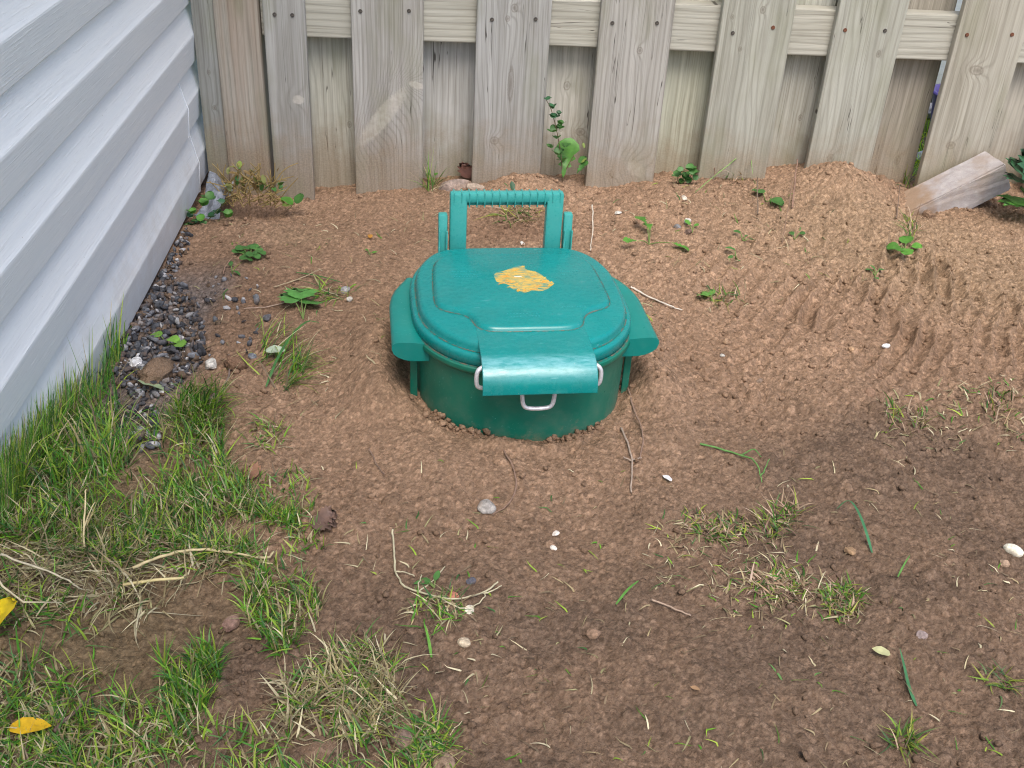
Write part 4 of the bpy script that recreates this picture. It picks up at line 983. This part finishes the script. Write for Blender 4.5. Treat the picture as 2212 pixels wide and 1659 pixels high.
def onfence(px, py, y=None): 
    d = ray(px, py); t = (y or YF-.012)/d[1]; return Vector((d[0]*t, d[1]*t, HC+d[2]*t))
def weedF(label, foot, leaves, stems, stemcol=(.16, .12, .07), r=.0012, y=None, group=None):
    """weed whose parts stand upright just in front of the fence: positions given on that upright plane"""
    base = onfence(*foot, y); root = empty('weed', base); tag(root, label, 'weed', group)
    m = MB()
    for st in stems:
        pp = smooth_path([onfence(a, b, (y or YF-.012)-random.uniform(0, .012))-base for a, b in st], 2); m.tube(pp, [r*(1-.4*i/len(pp)) for i in range(len(pp))], 5, stemcol)
    m.build('stem', M_STEM, root, True)
    for (a, b, kind, L, yaw, pit, col) in leaves:
        p = onfence(a, b, (y or YF-.012)-random.uniform(.0, .02))-base; c = tuple(np.array(col)*random.uniform(.8, 1.2))
        V, F = leaf_geo(kind, L, (0, 0, 0), yaw, pit, random.uniform(-.3, .3), random.uniform(.05, .3), random.uniform(.05, .3))
        mesh_obj('leaf', V, F, M_LEAF, root, True, [c]*len(V), p)
    return root
U = lambda a, b: random.uniform(a, b)
def trefoil(px, py, L, col):     # three rounded leaflets of a clover on an upright plane
    return [(px, py, 'round', L, a, U(.5, 1.1), col) for a in (U(-.2, .2), U(1.9, 2.3), U(-2.3, -1.9))]
# vine with clover-like leaves and a big jagged leaf, middle of the fence
lv = []
for (a, b, s) in ((1183, 216, .010), (1193, 235, .014), (1197, 256, .015), (1207, 248, .010), (1212, 270, .013), (1195, 285, .016), (1208, 278, .012), (1202, 300, .012), (1222, 318, .013), (1205, 335, .018), (1216, 348, .015), (1190, 320, .010), (1188, 316, .009)):
    lv += trefoil(a, b, s, LG if b > 260 else LD)
lv += [(1216, 384, 'dandelion', .082, -.35, 1.15, (.10, .26, .05)), (1250, 352, 'round', .02, -1.4, .8, LG), (1256, 352, 'oval', .014, -1.2, .8, LY), (1262, 320, 'oval', .012, .3, 1, LY), (1246, 376, 'dandelion', .035, -.9, .9, LG)]
weedF('climbing weed with clover leaves and one long jagged leaf at the middle of the fence', (1213, 388), lv,
      [[(1215, 390), (1214, 350), (1208, 310), (1200, 270), (1190, 232), (1180, 216)], [(1215, 388), (1225, 360), (1240, 335)]])
# dry weed heap in the left corner
lv = []; stm = []
for k in range(95):
    a, b = U(485, 605), U(395, 450); e = (a+U(-55, 55), b-U(5, 60)); stm.append([(a, b), ((a+e[0])/2+U(-8, 8), (b+e[1])/2-U(0, 8)), (e[0], max(e[1], 352))])
for k in range(42): lv.append((U(480, 615), U(360, 445), 'oval', U(.012, .022), U(-3, 3), U(.2, 1.4), random.choice([LY, (.26, .28, .08), (.25, .17, .07), LG])))
weedF('heap of dry tangled weed with yellowing leaves in the fence corner', (545, 452), lv, stm, (.30, .22, .09), .0013, 2.0)
lv = []
for (a, b) in ((440, 445), (452, 432), (470, 462), (478, 440), (492, 470), (455, 470), (410, 470), (420, 486), (432, 478), (440, 492), (405, 500), (418, 512), (434, 503), (400, 512), (415, 462)): lv += trefoil(a, b, U(.012, .02), random.choice([LG, LB, LD]))
weedF('bright green clover weed in the corner between siding and fence', (430, 500), lv, [[(425, 505), (445, 480), (470, 455), (490, 430)], [(430, 500), (420, 480), (415, 462)], [(430, 505), (455, 490), (480, 470)]], (.14, .16, .06), .001, 1.90)
weedF('small round leafed weed at the foot of the narrow board', (640, 445), [(632, 442, 'round', .026, 1.2, .7, LB), (640, 440, 'round', .024, -.6, .8, LG), (628, 446, 'round', .018, 2.2, .5, LY)], [[(622, 452), (632, 444)]], (.2, .25, .08), .001, 1.985)
lv = []
for (a, b) in ((1463, 382), (1470, 372), (1490, 368), (1480, 388), (1487, 396), (1497, 378), (1472, 398), (1502, 390)): lv += trefoil(a, b, U(.012, .018), LG)
weedF('clover with thin dark stems at the fence right of centre', (1480, 412), lv, [[(1480, 412), (1485, 390), (1492, 368)], [(1475, 414), (1466, 395), (1462, 380)], [(1492, 430), (1488, 400), (1494, 372)]], (.16, .09, .07), .001, 2.05)
weedF('tiny green sprout behind the handle at the fence foot', (1110, 410), [(1108, 412, 'oval', .02, .2, 1.0, LD), (1098, 404, 'oval', .012, 1.0, .8, LG)], [[(1108, 418), (1108, 408)]], (.12, .2, .06), .001, 2.0)
# big lobed leaves entering from the right edge
def bigplant():
    base = onfence(2235, 470, 1.93); root = empty('leafy_plant', base); tag(root, 'dark green plant with big lobed leaves at the right edge by the block', 'plant')
    m = MB()
    for st in ([(2235, 470), (2228, 430), (2205, 405)], [(2235, 470), (2240, 440), (2238, 400)], [(2236, 472), (2226, 452), (2200, 440)], [(2240, 470), (2260, 430), (2275, 390)]):
        m.tube(smooth_path([onfence(a, b, 1.93)-base for a, b in st], 2), .0026, 6, (.10, .16, .05))
    m.build('stem', M_STEM, root, True)
    for (a, b, kind, L, yaw, pit, col) in ((2232, 398, 'lobed', .075, 1.05, .75, LD), (2232, 402, 'lobed', .07, 1.75, .45, (.03, .12, .05)), (2236, 440, 'lobed', .085, 1.9, .25, (.07, .22, .03)), (2240, 385, 'lobed', .07, .2, .9, LD), (2275, 390, 'lobed', .09, -.4, .6, LD)):
        p = onfence(a, b, 1.925)-base; V, F = leaf_geo(kind, L, (0, 0, 0), yaw, pit, U(-.2, .2), .2, .12); mesh_obj('leaf', V, F, M_LEAF, root, True, [col]*len(V), p)
bigplant()
# low weeds on the soil: (label, foot, leaves)
def low(label, px, py, spots, L, kind='round', col=LG, h=.012):
    lv = []; st = []
    for (a, b) in spots:
        hh = U(.5, 1)*h; st.append([(px, py, 0), ((px+a)/2, (py+b)/2, hh*.8), (a, b, hh)])
        if kind == 'tre':
            for y_ in (U(-.3, .3), U(1.8, 2.3), U(-2.3, -1.8)): lv.append((a, b, hh, 'round', L*U(.8, 1.2), y_, U(-.1, .5), col))
        else: lv.append((a, b, hh, kind, L*U(.8, 1.2), math.atan2(-(a-px), -(b-py)+.01), U(-.1, .45), col))
    return weed(label, px, py, lv, st)
low('clover clump on the soil left of the bin near the siding', 540, 560, [(515, 552), (527, 545), (545, 540), (555, 545), (560, 555), (550, 562), (532, 568)], .014, 'tre', LG)
low('single jagged green leaf on the soil left of the bin', 655, 690, [(640, 672), (662, 672), (652, 668)], .040, 'lobed', (.09, .26, .06), .02)
low('three leafed dandelion right of the carrying handle', 1402, 528, [(1395, 505), (1375, 535), (1445, 540), (1402, 515)], .034, 'dandelion', LB, .02)
low('bright leafy weed below the concrete block', 1952, 545, [(1940, 540), (1955, 535), (1965, 548), (1950, 555), (1945, 550)], .024, 'round', LB, .015)
low('scalloped leaf seedling behind the raked soil', 1652, 432, [(1648, 425), (1662, 440)], .026, 'round', LG, .012)
low('seedling with pale leaves right of the lid', 1538, 652, [(1536, 645), (1530, 648)], .024, 'round', (.12, .30, .06), .01)
low('small star shaped seedling on the raked soil', 1890, 595, [(1884, 592), (1896, 592), (1890, 600), (1888, 588)], .014, 'oval', LG, .006)
low('green seedling at the top of the soil patch', 1590, 560, [(1585, 555), (1590, 575), (1580, 570)], .018, 'oval', LG, .02)
low('sprout below two seedlings on the right soil', 1720, 505, [(1716, 500), (1726, 508)], .012, 'round', LG, .008)
low('yellow green trefoil in the gravel', 360, 748, [(350, 742), (365, 750), (380, 758)], .018, 'round', (.16, .33, .05), .02)
low('small sprout left of the clover clump foot', 502, 590, [(500, 582), (505, 592)], .014, 'oval', LG, .01)
low('tiny sprout on sandy soil left of the lid top', 798, 550, [(795, 546), (802, 550)], .010, 'oval', LB, .006)
low('sprout with one leaf at the left of the branched stem', 938, 1270, [(930, 1264), (940, 1262), (926, 1268)], .016, 'oval', LG, .008)
low('leafy seedling between the tan pebbles on the right', 1495, 500, [(1490, 492), (1498, 498)], .016, 'oval', LB, .01)
low('sprig of small leaves by the fence foot left of the handle', 937, 400, [(930, 394), (940, 390), (944, 398)], .014, 'oval', LB, .015)
low('fine leafed seedling in the weeds near the raked soil', 1605, 520, [(1598, 514), (1610, 512), (1615, 522)], .014, 'oval', LG, .015)
# single leaves lying about
def lone(label, px, py, L, kind, yaw, col, pit=.1, lift=.006, name='fallen_leaf', cat='leaf', curl=.25):
    p = P3(px, py, lift); V, F = leaf_geo(kind, L, (0, 0, 0), yaw, pit, U(-.3, .3), curl, .18); o = mesh_obj(name, V, F, M_LEAF, None, True, [col]*len(V), p); return tag(o, label, cat)
lone('upturned pale green leaf below the large soil lump', 300, 838, .05, 'oval', -1.9, (.34, .44, .26), .1, .012)
lone('upturned pale leaf in the loose grass left of the bin', 618, 778, .032, 'oval', 1.4, (.42, .50, .38), .1, .016)
lone('brown dry leaf lying left of the sandy soil', 560, 1035, .024, 'lobed', 1.2, (.27, .14, .085), .15, .008)
lone('curled brown bark like leaf near the mossy tuft', 672, 1140, .032, 'lobed', -1.3, (.15, .095, .075), .1, .006)
lone('second curled brown leaf piece near the mossy tuft', 690, 1122, .022, 'lobed', -1.5, (.17, .105, .08), .2, .006)
lone('small orange leaf stuck at the foot of the tub', 1036, 928, .022, 'oval', -1.2, (.45, .22, .03), .2, .006)
lone('dark red brown dry leaf at the fence foot left of the handle', 1012, 395, .04, 'lobed', .4, (.13, .06, .045), .9, .01)
lone('pale yellow leaf curled on the darker soil at right', 1920, 1425, .019, 'oval', 1.2, (.42, .42, .22), .3, .006)
lone('bright yellow fallen leaf at the left edge of the lawn', -18, 1388, .036, 'round', -.6, (.72, .53, .01), .7, .016)
lone('narrow yellow orange fallen leaf in the lawn at bottom left', 20, 1590, .036, 'oval', -1.35, (.66, .40, .015), .1, .010)
lone('white flecked chip of bark on the right soil', 1450, 1045, .016, 'oval', .6, (.7, .7, .72), .2, .005, 'bark_chip', 'bark chip')
lone('tan leaf fragment on the soil at the bottom', 1510, 1498, .010, 'oval', 1.0, (.36, .22, .12), .1, .005)
lone('orange straw leaf on the soil left of the lid', 800, 520, .018, 'oval', .1, (.5, .24, .04), .2, .005)
lone('olive leaf fragment at the foot of the rear board on the left', 785, 412, .03, 'oval', -1.1, (.28, .2, .06), .2, .006)
def blade(label, pts, w, col):
    pp = smooth_path([P3(a, b, .003+h) for a, b, h in pts], 2); o0 = pp[0].copy(); V = []; F = []; n = len(pp)
    for i, p in enumerate(pp):
        t = (pp[min(i+1, n-1)]-pp[max(i-1, 0)]); s = Vector((t.y, -t.x, 0)).normalized()*w*.33*(1-(i/(n-1))**3)*(.5+.5*min(1, i/3)); V += [(p-o0+s)[:], (p-o0-s+Vector((0, 0, .0008)))[:]]
    for i in range(n-1): F.append((2*i, 2*i+1, 2*i+3, 2*i+2))
    o = mesh_obj('fallen_grass', V, F, M_GRASS, None, True, [col]*len(V), o0); tag(o, label, 'grass blade')
blade('long curved blue green blade on the right soil', [(1882, 1200, 0), (1862, 1160, .012), (1840, 1125, .02), (1822, 1108, .02), (1800, 1120, .01)], .006, (.05, .18, .08))
blade('broad green blade lying in the darker soil at lower right', [(1978, 1530, 0), (1960, 1490, .004), (1950, 1450, .004), (1940, 1410, .004)], .006, (.06, .19, .08))
blade('thin green blade on soil left of the matted tuft', [(1330, 1310, 0), (1355, 1285, .006), (1378, 1265, .004)], .004, (.09, .24, .04))
blade('single bright blade right of the matted tufts', [(1938, 1250, 0), (1950, 1230, .006), (1962, 1212, .006)], 0.0030, (.10, .25, .05))
blade('dark green strap leaf lying on soil above the flattened tuft', [(640, 592, 0), (690, 604, .004), (740, 618, .004)], .005, (.06, .13, .04))
blade('single broad blade standing right of the loose tuft', [(575, 840, 0), (610, 780, .02), (660, 720, .02), (690, 712, .008)], .006, (.055, .17, .045))
blade('upright bright blade above the clipped soil at bottom centre', [(932, 1425, 0), (925, 1400, .01), (915, 1370, .015)], .005, (.12, .30, .04))

# ------------------------------------------------------------------ things beyond the fence, glimpsed through the gap
m = MB(); m.box(1.0, 2.3, 2.86, 2.90, -.05, .55, .004); tag(m.build('white_board', M_VINYL), 'white board standing in the yard beyond the fence', 'board')
def tub():
    rings = [[(r*cos(2*pi*k/28), r*sin(2*pi*k/28), z) for k in range(28)] for r, z in ((.06, 0), (.075, .10), (.082, .10), (.082, .106), (.072, .106), (.058, .01))]
    n = NT('purple_plastic'); mt = n.out(n.mix(n.noise(n.obj(), 8, 2), (.12, .07, .36), (.18, .11, .45)), .35, .5)
    o = mesh_obj('plastic_tub', *loft(rings), mt, None, True, None, (1.285, 2.56, .012)); tag(o, 'purple plastic tub beyond the fence gap', 'tub')
tub()
for k, (x, y, r, c, lb) in enumerate(((1.26, 2.70, .035, (.45, .45, .46), 'grey rock behind the purple tub'), (1.32, 2.76, .04, (.05, .05, .05), 'black rock before the white board beyond the fence'), (1.19, 2.45, .03, (.16, .11, .08), 'brown rock in front of the purple tub'), (1.12, 2.36, .02, (.6, .6, .62), 'pale rock nearest the fence in the neighbouring yard'))):
    V, F = stone_mesh(r, 700+k, 2, .3, (1.2, .9, .8)); tag(mesh_obj('stone', V, F, M_STONE, None, False, [c]*len(V), (x, y, .01+r*.5)), lb, 'stone')

def scrap():
    n = NT('grey_plastic_sheet'); mt = n.out(n.ramp(n.noise(n.obj(), 60, 4, .7), [(.3, (.12, .13, .15)), (.55, (.24, .265, .31)), (.75, (.38, .41, .46))]), .35, .5)
    V = []; F = []; nx_, ny_ = 14, 18; b = Vector((-.452, 1.97, .006))
    for i in range(nx_):
        for j in range(ny_):
            x = (i/(nx_-1)-.5)*.045; y = (j/(ny_-1)-.4)*.15; z = .008+.03*ss(-.02, .10, y)*(.6+.4*cos(x*60))+(vnoise(np.array(x+3.), np.array(y+5.), 70, 9)-.5)*.016+.012*sin(x*90+y*40)
            V.append((x+.2*max(y, 0)*.3, y, float(z)))
    for i in range(nx_-1):
        for j in range(ny_-1): F.append((i*ny_+j, (i+1)*ny_+j, (i+1)*ny_+j+1, i*ny_+j+1))
    o = mesh_obj('plastic_sheet', V, F, mt, None, False, None, b); md = o.modifiers.new('thickness', 'SOLIDIFY'); md.thickness = .0015
    tag(o, 'crumpled blue grey plastic scrap in the corner of siding and fence', 'plastic scrap')
scrap()
